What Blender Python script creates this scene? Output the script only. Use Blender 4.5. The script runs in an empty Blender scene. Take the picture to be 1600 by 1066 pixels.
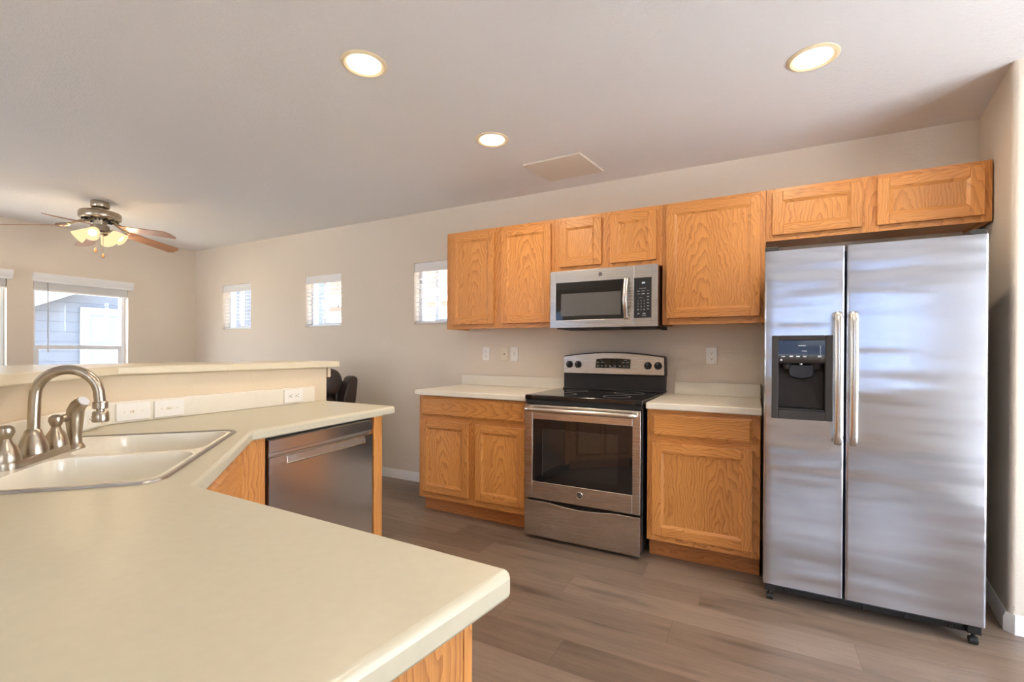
import bpy, bmesh, math, random
from mathutils import Vector, Matrix
random.seed(7)
SC = bpy.context.scene
COL = SC.collection
PI = math.pi

# ------------------------------------------------------------------ camera, world, exposure
CAMP = dict(c=(1.3163, -3.3597, 1.2079), yaw=0.4826, pitch=-0.0036, roll=0.0047, f=721.38, sy=17.69)
def make_camera(p):
    cam = bpy.data.cameras.new('camera'); o = bpy.data.objects.new('camera', cam); COL.objects.link(o)
    c, s = math.cos(p['yaw']), math.sin(p['yaw'])
    r = Vector((c, s, 0)); fw = Vector((-s, c, 0)); up = Vector((0, 0, 1))
    cp, sp = math.cos(p['pitch']), math.sin(p['pitch'])
    f2 = fw * cp + up * sp; u2 = -fw * sp + up * cp
    cr, sr = math.cos(p['roll']), math.sin(p['roll'])
    r3 = r * cr + u2 * sr; u3 = -r * sr + u2 * cr
    m = Matrix((r3, u3, -f2)).transposed().to_4x4(); m.translation = Vector(p['c'])
    o.matrix_world = m
    cam.sensor_width = 36; cam.lens = p['f'] / 1600 * 36; cam.shift_y = p['sy'] / 1600
    cam.clip_start = 0.02
    SC.camera = o
make_camera(CAMP)

SC.view_settings.view_transform = 'Standard'
SC.view_settings.look = 'None'
SC.view_settings.gamma = 1
SC.view_settings.use_curve_mapping = False
SC.view_settings.exposure = 1.03
try:
    SC.cycles.use_denoising = True
    SC.cycles.max_bounces = 10; SC.cycles.diffuse_bounces = 6; SC.cycles.glossy_bounces = 5
    SC.cycles.transparent_max_bounces = 16
    SC.cycles.sample_clamp_indirect = 6
except Exception:
    pass

w = bpy.data.worlds.new('sky'); SC.world = w; w.use_nodes = True
bg = w.node_tree.nodes['Background']
SKY = 6.0
tcw = w.node_tree.nodes.new('ShaderNodeTexCoord'); sxw = w.node_tree.nodes.new('ShaderNodeSeparateXYZ')
crw = w.node_tree.nodes.new('ShaderNodeValToRGB')
w.node_tree.links.new(tcw.outputs['Generated'], sxw.inputs[0]); w.node_tree.links.new(sxw.outputs['Z'], crw.inputs[0])
crw.color_ramp.elements[0].position = 0.0; crw.color_ramp.elements[0].color = (0.86, 0.94, 1.0, 1)
crw.color_ramp.elements[1].position = 0.8; crw.color_ramp.elements[1].color = (0.42, 0.62, 1.0, 1)
w.node_tree.links.new(crw.outputs[0], bg.inputs['Color'])
bg.inputs['Strength'].default_value = SKY

def lamp(name, kind, loc, energy, color, rot=(0, 0, 0), parent=None, **kw):
    l = bpy.data.lights.new(name, kind); l.energy = energy; l.color = color
    o = bpy.data.objects.new(name, l); o.location = loc; o.rotation_euler = rot
    for k, v in kw.items():
        if k == 'portal': l.cycles.is_portal = v
        else: setattr(l, k, v)
    COL.objects.link(o)
    if parent: o.parent = parent
    return o
def sun_rot(d):
    return Vector(d).to_track_quat('-Z', 'Y').to_euler()
lamp('sun', 'SUN', (6, -8, 9), 25.0, (1.0, 0.97, 0.93), rot=sun_rot((-0.03, 0.42, -0.90)), angle=0.01)
# windows as portals for the daylight
lamp('window_daylight', 'AREA', (-5.02, -1.11, 1.33), 1, (1, 1, 1), rot=(0, -PI/2, 0), portal=True, shape='RECTANGLE', size=1.2, size_y=0.8)
lamp('window_daylight', 'AREA', (-5.02, -2.09, 1.33), 1, (1, 1, 1), rot=(0, -PI/2, 0), portal=True, shape='RECTANGLE', size=1.2, size_y=0.8)
for xw in (-4.165, -2.683, -1.2):
    lamp('window_daylight', 'AREA', (xw, 0.12, 1.72), 1, (1, 1, 1), rot=(-PI/2, 0, 0), portal=True, shape='RECTANGLE', size=0.55, size_y=0.54)
lamp('window_daylight', 'AREA', (2.4, -6.12, 1.5), 1, (1, 1, 1), rot=(PI/2, 0, 0), portal=True, shape='RECTANGLE', size=2.0, size_y=1.2)
lamp('window_daylight', 'AREA', (3.68, -1.75, 1.05), 1, (1, 1, 1), rot=(0, PI/2, 0), portal=True, shape='RECTANGLE', size=2.0, size_y=1.8)
lamp('window_daylight', 'AREA', (-3.0, -6.12, 1.05), 1, (1, 1, 1), rot=(PI/2, 0, 0), portal=True, shape='RECTANGLE', size=1.8, size_y=2.0)

CAN_W = 3.6
CAN_COL = (1.0, 0.83, 0.62)
FAN_W = 1.6

# ------------------------------------------------------------------ materials
def nd(nt, t, **kw):
    n = nt.nodes.new('ShaderNode' + t)
    for k, v in kw.items(): setattr(n, k, v)
    return n
def new_mat(name):
    m = bpy.data.materials.new(name); m.use_nodes = True
    nt = m.node_tree; b = nt.nodes['Principled BSDF']
    return m, nt, b
def setin(b, **kw):
    for k, v in kw.items():
        b.inputs[k.replace('_', ' ')].default_value = v
def rgba(c): return (c[0], c[1], c[2], 1)
def math_n(nt, op, a, b=None, c=None):
    n = nd(nt, 'Math', operation=op)
    for i, v in enumerate((a, b, c)):
        if v is None: continue
        if isinstance(v, (int, float)): n.inputs[i].default_value = v
        else: nt.links.new(v, n.inputs[i])
    return n.outputs[0]
def mix_c(nt, fac, a, b, mode='MIX'):
    n = nd(nt, 'MixRGB', blend_type=mode)
    for i, v in ((0, fac), (1, a), (2, b)):
        if isinstance(v, (int, float)): n.inputs[i].default_value = v
        elif isinstance(v, tuple): n.inputs[i].default_value = rgba(v)
        else: nt.links.new(v, n.inputs[i])
    return n.outputs[0]
def noise(nt, vec, scale, detail=2, rough=0.5):
    n = nd(nt, 'TexNoise'); n.inputs['Scale'].default_value = scale; n.inputs['Detail'].default_value = detail
    n.inputs['Roughness'].default_value = rough
    if vec is not None: nt.links.new(vec, n.inputs['Vector'])
    return n.outputs['Fac']
def mapped(nt, vec, scale=(1, 1, 1), loc=(0, 0, 0), rot=(0, 0, 0)):
    n = nd(nt, 'Mapping'); n.inputs['Scale'].default_value = scale; n.inputs['Location'].default_value = loc
    n.inputs['Rotation'].default_value = rot
    nt.links.new(vec, n.inputs['Vector']); return n.outputs[0]
def bump(nt, b, h, strength, dist):
    n = nd(nt, 'Bump'); n.inputs['Strength'].default_value = strength; n.inputs['Distance'].default_value = dist
    nt.links.new(h, n.inputs['Height']); nt.links.new(n.outputs[0], b.inputs['Normal'])
def objco(nt): return nd(nt, 'TexCoord').outputs['Object']

def plain(name, col, rough=0.5, metal=0.0, spec=0.5, **kw):
    m, nt, b = new_mat(name); setin(b, Base_Color=rgba(col), Roughness=rough, Metallic=metal)
    b.inputs['Specular IOR Level'].default_value = spec
    # slight tonal variation keeps the surface from reading as a flat fill
    n = noise(nt, objco(nt), kw.get('scale', 14.0), 3)
    nt.links.new(mix_c(nt, n, tuple(x * 0.95 for x in col), tuple(min(1, x * 1.05) for x in col)), b.inputs['Base Color'])
    if 'coat' in kw: b.inputs['Coat Weight'].default_value = kw['coat']; b.inputs['Coat Roughness'].default_value = 0.05
    return m
def paint(name, col, tex=220.0, strength=0.25, rough=0.75):
    m, nt, b = new_mat(name); setin(b, Base_Color=rgba(col), Roughness=rough)
    b.inputs['Specular IOR Level'].default_value = 0.3
    co = objco(nt)
    h = math_n(nt, 'ADD', noise(nt, co, tex, 2), math_n(nt, 'MULTIPLY', noise(nt, co, tex * 0.35, 2), 0.8))
    bump(nt, b, h, strength, 0.004)
    return m
def emit(name, col, strength):
    m = bpy.data.materials.new(name); m.use_nodes = True; nt = m.node_tree; nt.nodes.clear()
    e = nd(nt, 'Emission'); e.inputs[0].default_value = rgba(col); e.inputs[1].default_value = strength
    o = nd(nt, 'OutputMaterial'); nt.links.new(e.outputs[0], o.inputs[0]); return m
def oak(name, axis, light=(0.67, 0.295, 0.078), dark=(0.36, 0.118, 0.026), freq=66.0, rough=0.36):
    m, nt, b = new_mat(name)
    co = objco(nt); rnd = nd(nt, 'ObjectInfo').outputs['Random']
    s = nd(nt, 'SeparateXYZ'); nt.links.new(co, s.inputs[0]); X, Y, Z = s.outputs
    if axis == 'z': c, g = math_n(nt, 'ADD', X, Y), Z
    elif axis == 'x': c, g = math_n(nt, 'ADD', Z, Y), X
    else: c, g = math_n(nt, 'ADD', Z, X), Y
    r37 = math_n(nt, 'MULTIPLY', rnd, 37.0)
    cb = nd(nt, 'CombineXYZ'); nt.links.new(math_n(nt, 'ADD', c, r37), cb.inputs[0]); nt.links.new(math_n(nt, 'MULTIPLY', g, 0.22), cb.inputs[1]); nt.links.new(r37, cb.inputs[2])
    n1 = noise(nt, cb.outputs[0], 7.0, 2)
    n2 = noise(nt, cb.outputs[0], 30.0, 2)
    c2 = math_n(nt, 'ADD', c, math_n(nt, 'MULTIPLY', math_n(nt, 'SUBTRACT', n1, 0.5), 0.16))
    cq = nd(nt, 'CombineXYZ'); nt.links.new(math_n(nt, 'MULTIPLY', math_n(nt, 'ADD', c, r37), 3.0), cq.inputs[0]); nt.links.new(math_n(nt, 'MULTIPLY', g, 1.6), cq.inputs[1]); nt.links.new(r37, cq.inputs[2])
    n3 = noise(nt, cq.outputs[0], 6.0, 2)
    c2 = math_n(nt, 'ADD', c2, math_n(nt, 'MULTIPLY', math_n(nt, 'SUBTRACT', n3, 0.5), 0.05))
    c2 = math_n(nt, 'ADD', c2, math_n(nt, 'MULTIPLY', math_n(nt, 'SUBTRACT', math_n(nt, 'FRACT', math_n(nt, 'MULTIPLY', rnd, 7.31)), 0.5), 0.26))
    d = math_n(nt, 'ADD', math_n(nt, 'MULTIPLY', g, 0.17), math_n(nt, 'ADD', 0.05, math_n(nt, 'MULTIPLY', math_n(nt, 'SUBTRACT', n2, 0.5), 0.02)))
    r = math_n(nt, 'SQRT', math_n(nt, 'ADD', math_n(nt, 'MULTIPLY', c2, c2), math_n(nt, 'MULTIPLY', d, d)))
    ph = math_n(nt, 'MULTIPLY', r, freq)
    fr = math_n(nt, 'FRACT', ph)
    ring = math_n(nt, 'POWER', fr, 2.6)
    cp = nd(nt, 'CombineXYZ'); nt.links.new(math_n(nt, 'MULTIPLY', c, 330.0), cp.inputs[0]); nt.links.new(math_n(nt, 'MULTIPLY', g, 7.0), cp.inputs[1]); nt.links.new(r37, cp.inputs[2])
    pore = noise(nt, cp.outputs[0], 1.0, 3, 0.6)
    pr = nd(nt, 'MapRange'); nt.links.new(pore, pr.inputs[0]); pr.inputs[1].default_value = 0.42; pr.inputs[2].default_value = 0.62
    pore2 = pr.outputs[0]
    fac = math_n(nt, 'ADD', math_n(nt, 'MULTIPLY', ring, 0.66), math_n(nt, 'MULTIPLY', pore2, 0.30))
    fac = math_n(nt, 'ADD', fac, math_n(nt, 'MULTIPLY', math_n(nt, 'SUBTRACT', n1, 0.5), 0.35))
    colr = mix_c(nt, fac, light, dark)
    hs = nd(nt, 'HueSaturation'); nt.links.new(colr, hs.inputs['Color'])
    nt.links.new(math_n(nt, 'ADD', 0.92, math_n(nt, 'MULTIPLY', rnd, 0.14)), hs.inputs['Value'])
    nt.links.new(hs.outputs[0], b.inputs['Base Color'])
    setin(b, Roughness=rough); b.inputs['Specular IOR Level'].default_value = 0.4
    b.inputs['Coat Weight'].default_value = 0.25; b.inputs['Coat Roughness'].default_value = 0.25
    bump(nt, b, math_n(nt, 'SUBTRACT', 0.0, fac), 0.12, 0.001)
    return m
def steel(name, col=(0.60, 0.58, 0.55), rough=0.27, brush='x', wavy=False, st=0.012, aniso=0.0):
    m, nt, b = new_mat(name); setin(b, Base_Color=rgba(col), Metallic=1.0, Roughness=rough, Anisotropic=aniso)
    co = objco(nt)
    sc = {'x': (3, 900, 900), 'z': (900, 900, 3), 'y': (900, 3, 900)}[brush]
    n = noise(nt, mapped(nt, co, sc), 1.0, 2)
    nt.links.new(math_n(nt, 'ADD', rough - 0.02, math_n(nt, 'MULTIPLY', n, 0.04)), b.inputs['Roughness'])
    if wavy:
        wv = noise(nt, mapped(nt, co, (0.7, 1.0, 3.9)), 1.6, 2, 0.45)
        wv2 = noise(nt, mapped(nt, co, (1.3, 1.0, 11.0)), 1.0, 1, 0.5)
        bump(nt, b, math_n(nt, 'ADD', wv, math_n(nt, 'MULTIPLY', wv2, 0.12)), 0.75, 0.014)
    return m
def glass_thin(name, tint=(1, 1, 1), rough=0.0, refl=1.0):
    m = bpy.data.materials.new(name); m.use_nodes = True; nt = m.node_tree; nt.nodes.clear()
    t = nd(nt, 'BsdfTransparent'); t.inputs[0].default_value = rgba(tint)
    g = nd(nt, 'BsdfGlossy'); g.inputs['Roughness'].default_value = rough
    f = nd(nt, 'Fresnel'); bf = nd(nt, 'NewGeometry').outputs['Backfacing']
    nt.links.new(math_n(nt, 'SUBTRACT', 1.45, math_n(nt, 'MULTIPLY', bf, 1.45 - 1 / 1.45)), f.inputs['IOR'])
    mx = nd(nt, 'MixShader'); o = nd(nt, 'OutputMaterial')
    nt.links.new(math_n(nt, 'MULTIPLY', f.outputs[0], refl), mx.inputs[0]); nt.links.new(t.outputs[0], mx.inputs[1]); nt.links.new(g.outputs[0], mx.inputs[2])
    nt.links.new(mx.outputs[0], o.inputs[0]); return m
def plank_floor(name):
    m, nt, b = new_mat(name); co = objco(nt)
    s = nd(nt, 'SeparateXYZ'); nt.links.new(co, s.inputs[0]); X, Y, Z = s.outputs
    PW, PL = 0.178, 1.22
    yv = math_n(nt, 'DIVIDE', math_n(nt, 'ADD', Y, 20.06), PW); row = math_n(nt, 'FLOOR', yv); fy = math_n(nt, 'FRACT', yv)
    wn = nd(nt, 'TexWhiteNoise', noise_dimensions='1D'); nt.links.new(row, wn.inputs['W'])
    xv = math_n(nt, 'ADD', math_n(nt, 'DIVIDE', math_n(nt, 'ADD', X, 20.0), PL), wn.outputs['Value']); colm = math_n(nt, 'FLOOR', xv); fx = math_n(nt, 'FRACT', xv)
    cv = nd(nt, 'CombineXYZ'); nt.links.new(row, cv.inputs[0]); nt.links.new(colm, cv.inputs[1])
    wn2 = nd(nt, 'TexWhiteNoise', noise_dimensions='3D'); nt.links.new(cv.outputs[0], wn2.inputs['Vector']); R = wn2.outputs['Value']
    gv = nd(nt, 'CombineXYZ')
    nt.links.new(math_n(nt, 'MULTIPLY', X, 1.0), gv.inputs[0]); nt.links.new(math_n(nt, 'MULTIPLY', Y, 9.0), gv.inputs[1]); nt.links.new(math_n(nt, 'MULTIPLY', R, 40.0), gv.inputs[2])
    g1 = noise(nt, gv.outputs[0], 1.7, 5, 0.7)
    gv2 = nd(nt, 'CombineXYZ')
    nt.links.new(math_n(nt, 'MULTIPLY', X, 5.0), gv2.inputs[0]); nt.links.new(math_n(nt, 'MULTIPLY', Y, 110.0), gv2.inputs[1]); nt.links.new(math_n(nt, 'MULTIPLY', R, 40.0), gv2.inputs[2])
    g2 = noise(nt, gv2.outputs[0], 1.0, 4, 0.65)
    gv3 = nd(nt, 'CombineXYZ')
    nt.links.new(math_n(nt, 'MULTIPLY', X, 2.2), gv3.inputs[0]); nt.links.new(math_n(nt, 'MULTIPLY', Y, 13.0), gv3.inputs[1]); nt.links.new(math_n(nt, 'MULTIPLY', R, 70.0), gv3.inputs[2])
    kn = nd(nt, 'MapRange'); nt.links.new(noise(nt, gv3.outputs[0], 1.0, 1), kn.inputs[0]); kn.inputs[1].default_value = 0.60; kn.inputs[2].default_value = 0.78
    base = mix_c(nt, g1, (0.125, 0.083, 0.057), (0.380, 0.290, 0.218))
    base = mix_c(nt, math_n(nt, 'MULTIPLY', R, 0.42), base, (0.30, 0.232, 0.177))
    base = mix_c(nt, math_n(nt, 'MULTIPLY', math_n(nt, 'SUBTRACT', g2, 0.33), 1.05), base, (0.12, 0.080, 0.055))
    base = mix_c(nt, math_n(nt, 'MULTIPLY', kn.outputs[0], 0.65), base, (0.090, 0.058, 0.040))
    base = mix_c(nt, 1.0, base, mix_c(nt, R, (0.68, 0.645, 0.61), (0.97, 0.945, 0.925)), 'MULTIPLY')
    gap = math_n(nt, 'MAXIMUM', math_n(nt, 'LESS_THAN', math_n(nt, 'MINIMUM', fy, math_n(nt, 'SUBTRACT', 1.0, fy)), 0.0065),
                 math_n(nt, 'LESS_THAN', math_n(nt, 'MINIMUM', fx, math_n(nt, 'SUBTRACT', 1.0, fx)), 0.0011))
    base = mix_c(nt, math_n(nt, 'MULTIPLY', gap, 0.45), base, (0.06, 0.042, 0.03))
    nt.links.new(base, b.inputs['Base Color'])
    nt.links.new(math_n(nt, 'ADD', 0.22, math_n(nt, 'MULTIPLY', g2, 0.16)), b.inputs['Roughness'])
    b.inputs['Specular IOR Level'].default_value = 0.4
    bump(nt, b, math_n(nt, 'SUBTRACT', math_n(nt, 'MULTIPLY', g2, 0.4), gap), 0.15, 0.002)
    return m
def leather(name):
    m, nt, b = new_mat(name); co = objco(nt)
    setin(b, Base_Color=(0.035, 0.022, 0.018, 1), Roughness=0.33)
    v = nd(nt, 'TexVoronoi'); v.inputs['Scale'].default_value = 180; nt.links.new(co, v.inputs['Vector'])
    wr = noise(nt, mapped(nt, co, (3, 3, 30)), 2.0, 3)
    bump(nt, b, math_n(nt, 'ADD', v.outputs['Distance'], math_n(nt, 'MULTIPLY', wr, 2.5)), 0.35, 0.006)
    return m
def siding(name, col):
    m, nt, b = new_mat(name); co = objco(nt)
    s = nd(nt, 'SeparateXYZ'); nt.links.new(co, s.inputs[0])
    f = math_n(nt, 'FRACT', math_n(nt, 'DIVIDE', s.outputs[2], 0.155))
    line = math_n(nt, 'LESS_THAN', f, 0.07)
    nt.links.new(mix_c(nt, math_n(nt, 'MULTIPLY', line, 0.6), col, tuple(x * 0.4 for x in col)), b.inputs['Base Color'])
    setin(b, Roughness=0.7); bump(nt, b, f, 0.4, 0.01)
    return m

M = {}
M['wall'] = paint('wall_paint_beige', (0.705, 0.615, 0.505), 190, 0.30)
M['ceil'] = paint('ceiling_paint', (0.77, 0.745, 0.715), 120, 0.45)
M['half'] = paint('half_wall_paint', (0.66, 0.545, 0.39), 190, 0.25)
M['trim'] = plain('white_trim', (0.80, 0.78, 0.75), 0.35)
M['white'] = plain('white_plastic', (0.82, 0.79, 0.73), 0.35)
M['ivory'] = plain('ivory_plastic', (0.72, 0.65, 0.50), 0.4)
M['floor'] = plank_floor('vinyl_planks')
M['oakv'] = oak('oak_upright', 'z'); M['oakh'] = oak('oak_level', 'x'); M['oaky'] = oak('oak_deep', 'y')
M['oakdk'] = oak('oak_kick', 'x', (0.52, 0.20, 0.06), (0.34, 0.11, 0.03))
M['lam'] = plain('cream_laminate', (0.545, 0.495, 0.365), 0.32, spec=0.45, scale=60)
M['lam2'] = plain('pale_laminate', (0.76, 0.70, 0.585), 0.32, spec=0.45, scale=60)
M['lambar'] = plain('bar_laminate', (0.66, 0.575, 0.42), 0.30, spec=0.45, scale=60)
M['lamedge'] = plain('laminate_edge', (0.74, 0.70, 0.62), 0.4)
M['steelx'] = steel('brushed_steel', (0.60, 0.57, 0.53), 0.27, 'x')
M['steelz'] = steel('brushed_steel_upright', (0.62, 0.60, 0.57), 0.26, 'z')
M['fridge'] = steel('fridge_steel', (0.535, 0.55, 0.595), 0.24, 'x', True, aniso=0.75)
M['dwsteel'] = steel('dishwasher_steel', (0.80, 0.77, 0.72), 0.20, 'z')
M['handle'] = steel('satin_handle', (0.70, 0.66, 0.60), 0.24, 'z', st=0.02)
M['nickel'] = steel('brushed_nickel', (0.43, 0.37, 0.29), 0.29, 'x', st=0.02)
M['chrome'] = plain('bright_steel', (0.72, 0.72, 0.72), 0.12, 1.0)
M['rim'] = plain('steel_rim', (0.42, 0.40, 0.38), 0.35, 1.0)
M['black'] = plain('black_plastic', (0.014, 0.013, 0.013), 0.35)
M['blackg'] = plain('black_glass', (0.010, 0.009, 0.009), 0.04, spec=0.6)
M['blackm'] = plain('matt_black', (0.012, 0.012, 0.012), 0.7)
M['char'] = plain('charcoal_plastic', (0.045, 0.040, 0.036), 0.5, spec=0.3)
M['brownm'] = plain('brown_enamel_and_reflection', (0.10, 0.045, 0.028), 0.35)
M['ovenwin'] = plain('oven_window', (0.018, 0.017, 0.016), 0.03, spec=0.8)
M['mwwin'] = plain('microwave_window', (0.115, 0.11, 0.105), 0.14, spec=0.5)
M['grey'] = plain('grey_print', (0.42, 0.42, 0.42), 0.5)
M['lightgrey'] = plain('pale_print', (0.60, 0.60, 0.62), 0.5)
M['enamel'] = plain('sink_enamel', (0.80, 0.75, 0.63), 0.12, spec=0.5)
M['leather'] = leather('brown_leather')
M['glass'] = glass_thin('window_glass')
M['vinyl'] = plain('white_vinyl', (0.78, 0.79, 0.80), 0.4)
M['blind'] = plain('white_blind', (0.80, 0.79, 0.77), 0.45)
M['blade'] = oak('fan_blade_wood', 'x', (0.42, 0.20, 0.095), (0.26, 0.11, 0.05))
M['shade'] = emit('lit_frosted_glass', (1.0, 0.74, 0.40), 0.62)
M['bulb'] = emit('lit_bulb', (1.0, 0.93, 0.80), 3.0)
M['lens'] = emit('lit_lens', (1.0, 0.90, 0.74), 7.0)
M['cantrim'] = plain('brass_tinted_trim', (0.80, 0.66, 0.42), 0.35)
M['fob'] = plain('wooden_fob', (0.55, 0.25, 0.09), 0.4)
M['siding'] = siding('grey_siding', (0.105, 0.12, 0.145))
M['tan'] = siding('tan_siding', (0.30, 0.19, 0.13))
M['tan2'] = siding('reflected_siding', (0.15, 0.20, 0.30))  # siding of the added unseen house, bluish for the fridge reflections
M['exttrim'] = plain('painted_exterior_trim', (0.36, 0.37, 0.38), 0.6)
M['roof'] = plain('roof_shingle', (0.20, 0.18, 0.17), 0.9)
M['dirt'] = plain('ground', (0.40, 0.36, 0.28), 0.95, scale=2)
M['gapglass'] = plain('dark_pane', (0.16, 0.20, 0.22), 0.15)
M['slot'] = plain('dark_slot', (0.10, 0.08, 0.06), 0.6)
M['led'] = emit('green_digits', (0.75, 0.85, 0.9), 0.55)

# ------------------------------------------------------------------ mesh building
class MB:
    def __init__(s): s.v = []; s.f = []; s.m = []
    def add(s, vs, fs, mat=0):
        o = len(s.v); s.v += [tuple(v) for v in vs]
        for f in fs: s.f.append([i + o for i in f]); s.m.append(mat)
        return s
    def box(s, x0, x1, y0, y1, z0, z1, mat=0):
        x0, x1 = sorted((x0, x1)); y0, y1 = sorted((y0, y1)); z0, z1 = sorted((z0, z1))
        vs = [(x, y, z) for z in (z0, z1) for y in (y0, y1) for x in (x0, x1)]
        return s.add(vs, [(0, 2, 3, 1), (4, 5, 7, 6), (0, 1, 5, 4), (2, 6, 7, 3), (0, 4, 6, 2), (1, 3, 7, 5)], mat)
    def prism(s, poly, a0, a1, axis='z', mat=0):
        n = len(poly)
        def P(p, a):
            return {'z': (p[0], p[1], a), 'y': (p[0], a, p[1]), 'x': (a, p[0], p[1])}[axis]
        vs = [P(p, a0) for p in poly] + [P(p, a1) for p in poly]
        fs = [list(range(n))[::-1], list(range(n, 2 * n))] + [(i, (i + 1) % n, n + (i + 1) % n, n + i) for i in range(n)]
        return s.add(vs, fs, mat)
    def loft(s, rings, mat=0, cap0=True, cap1=True, closed=True):
        n = len(rings[0]); vs = [p for r in rings for p in r]; fs = []
        for k in range(len(rings) - 1):
            for i in range(n if closed else n - 1):
                j = (i + 1) % n; fs.append((k * n + i, k * n + j, (k + 1) * n + j, (k + 1) * n + i))
        if cap0: fs.append(list(range(n))[::-1])
        if cap1: fs.append([(len(rings) - 1) * n + i for i in range(n)])
        return s.add(vs, fs, mat)
    def lathe(s, prof, c=(0, 0, 0), n=24, axis=(0, 0, 1), mat=0, cap0=True, cap1=True):
        ax = Vector(axis).normalized(); q = ax.to_track_quat('Z', 'Y'); c = Vector(c)
        rings = [[c + q @ Vector((r * math.cos(2 * PI * i / n), r * math.sin(2 * PI * i / n), z)) for i in range(n)] for r, z in prof]
        return s.loft(rings, mat, cap0, cap1)
    def tube(s, pts, r, n=12, mat=0):
        pts = [Vector(p) for p in pts]; k = len(pts); rr = r if isinstance(r, (list, tuple)) else [r] * k
        up = None; rings = []
        for i, p in enumerate(pts):
            t = (pts[min(i + 1, k - 1)] - pts[max(i - 1, 0)]).normalized()
            if up is None:
                up = Vector((0, 0, 1)) if abs(t.z) < 0.9 else Vector((1, 0, 0))
            a = t.cross(up).normalized(); b2 = a.cross(t).normalized(); up = b2
            rings.append([p + (a * math.cos(2 * PI * j / n) + b2 * math.sin(2 * PI * j / n)) * rr[i] for j in range(n)])
        return s.loft(rings, mat)
    def ellipsoid(s, c, rx, ry, rz, nu=18, nv=10, mat=0):
        rings = []
        for k in range(nv + 1):
            a = -PI / 2 + PI * k / nv; rad = max(math.cos(a), 0.02)
            rings.append([(c[0] + rx * rad * math.cos(2 * PI * i / nu), c[1] + ry * rad * math.sin(2 * PI * i / nu), c[2] + rz * math.sin(a)) for i in range(nu)])
        return s.loft(rings, mat)
    def build(s, name, mats, parent=None, origin=None, world=True, bevel=0, seg=2, smooth=True, sub=0, angle=40):
        """verts are world coordinates when world=True (the parent must be unrotated), else local to the parent"""
        pl = parent_world(parent) if (parent and world) else Vector((0, 0, 0))
        og = Vector(origin) if origin else (pl if parent else Vector((0, 0, 0)))
        me = bpy.data.meshes.new(name)
        me.from_pydata([Vector(v) - og for v in s.v], [], s.f)
        mats = mats if isinstance(mats, (list, tuple)) else [mats]
        for m in mats: me.materials.append(m)
        me.polygons.foreach_set('material_index', s.m)
        bm = bmesh.new(); bm.from_mesh(me); bmesh.ops.recalc_face_normals(bm, faces=bm.faces); bm.to_mesh(me); bm.free()
        if smooth:
            me.shade_smooth(); me.set_sharp_from_angle(angle=math.radians(angle))
        me.update()
        o = bpy.data.objects.new(name, me); COL.objects.link(o)
        if parent: o.parent = parent
        o.location = og - pl if parent else og
        if bevel:
            b = o.modifiers.new('bevel', 'BEVEL'); b.width = bevel; b.segments = seg; b.limit_method = 'ANGLE'; b.angle_limit = math.radians(50)
            b.use_clamp_overlap = True; b.harden_normals = smooth
        if sub:
            b = o.modifiers.new('subsurf', 'SUBSURF'); b.levels = sub; b.render_levels = sub
        return o
def parent_world(p):
    v = Vector((0, 0, 0))
    while p is not None:
        v = v + Vector(p.location); p = p.parent
    return v
def thing(name, label, cat, loc, rotz=0, group=None):
    o = bpy.data.objects.new(name, None); COL.objects.link(o); o.empty_display_size = 0.1
    o.location = loc; o.rotation_euler = (0, 0, rotz)
    o['label'] = label; o['category'] = cat
    if group: o['group'] = group
    return o
def tag(o, label, cat, group=None):
    o['label'] = label; o['category'] = cat
    if group: o['group'] = group
    return o
def struct(o, label=None, cat='wall'):
    o['kind'] = 'structure'; o['category'] = cat
    if label: o['label'] = label
    return o
def roundrect(x0, x1, y0, y1, r, n=6):
    pts = []
    for cx, cy, a0 in ((x1 - r, y1 - r, 0), (x0 + r, y1 - r, PI / 2), (x0 + r, y0 + r, PI), (x1 - r, y0 + r, 3 * PI / 2)):
        for i in range(n + 1):
            a = a0 + PI / 2 * i / n; pts.append((cx + r * math.cos(a), cy + r * math.sin(a)))
    return pts
def text_mesh(name, body, size, mat, parent, loc, rot=(PI / 2, 0, 0), depth=0.0004):
    cu = bpy.data.curves.new(name, 'FONT'); cu.body = body; cu.size = size; cu.extrude = depth
    cu.align_x = 'CENTER'; cu.align_y = 'CENTER'
    t = bpy.data.objects.new(name, cu); COL.objects.link(t)
    dg = bpy.context.evaluated_depsgraph_get(); me = bpy.data.meshes.new_from_object(t.evaluated_get(dg))
    bpy.data.objects.remove(t); bpy.data.curves.remove(cu)
    me.materials.clear(); me.materials.append(mat); me.name = name
    o = bpy.data.objects.new(name, me); COL.objects.link(o); o.parent = parent
    o.location = loc; o.rotation_euler = rot
    return o
def plate_with_hole(mb, outer, inner, z0, z1, mat=0):
    """flat slab with polygon outline `outer` and one or more holes"""
    inners = inner
    for z, flip in ((z1, False), (z0, True)):
        bm = bmesh.new(); loops = []
        for lp in [outer] + inners:
            vs = [bm.verts.new((p[0], p[1], z)) for p in lp]
            loops.append([bm.edges.new((vs[i], vs[(i + 1) % len(vs)])) for i in range(len(vs))])
        bmesh.ops.triangle_fill(bm, use_beauty=True, use_dissolve=False, edges=[e for l in loops for e in l], normal=(0, 0, 1))
        bm.verts.index_update()
        mb.add([v.co[:] for v in bm.verts], [[v.index for v in f.verts] for f in bm.faces], mat); bm.free()
    for lp in [outer] + inners:
        n = len(lp)
        mb.add([(p[0], p[1], z0) for p in lp] + [(p[0], p[1], z1) for p in lp], [(i, (i + 1) % n, n + (i + 1) % n, n + i) for i in range(n)], mat)
    return mb

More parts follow.
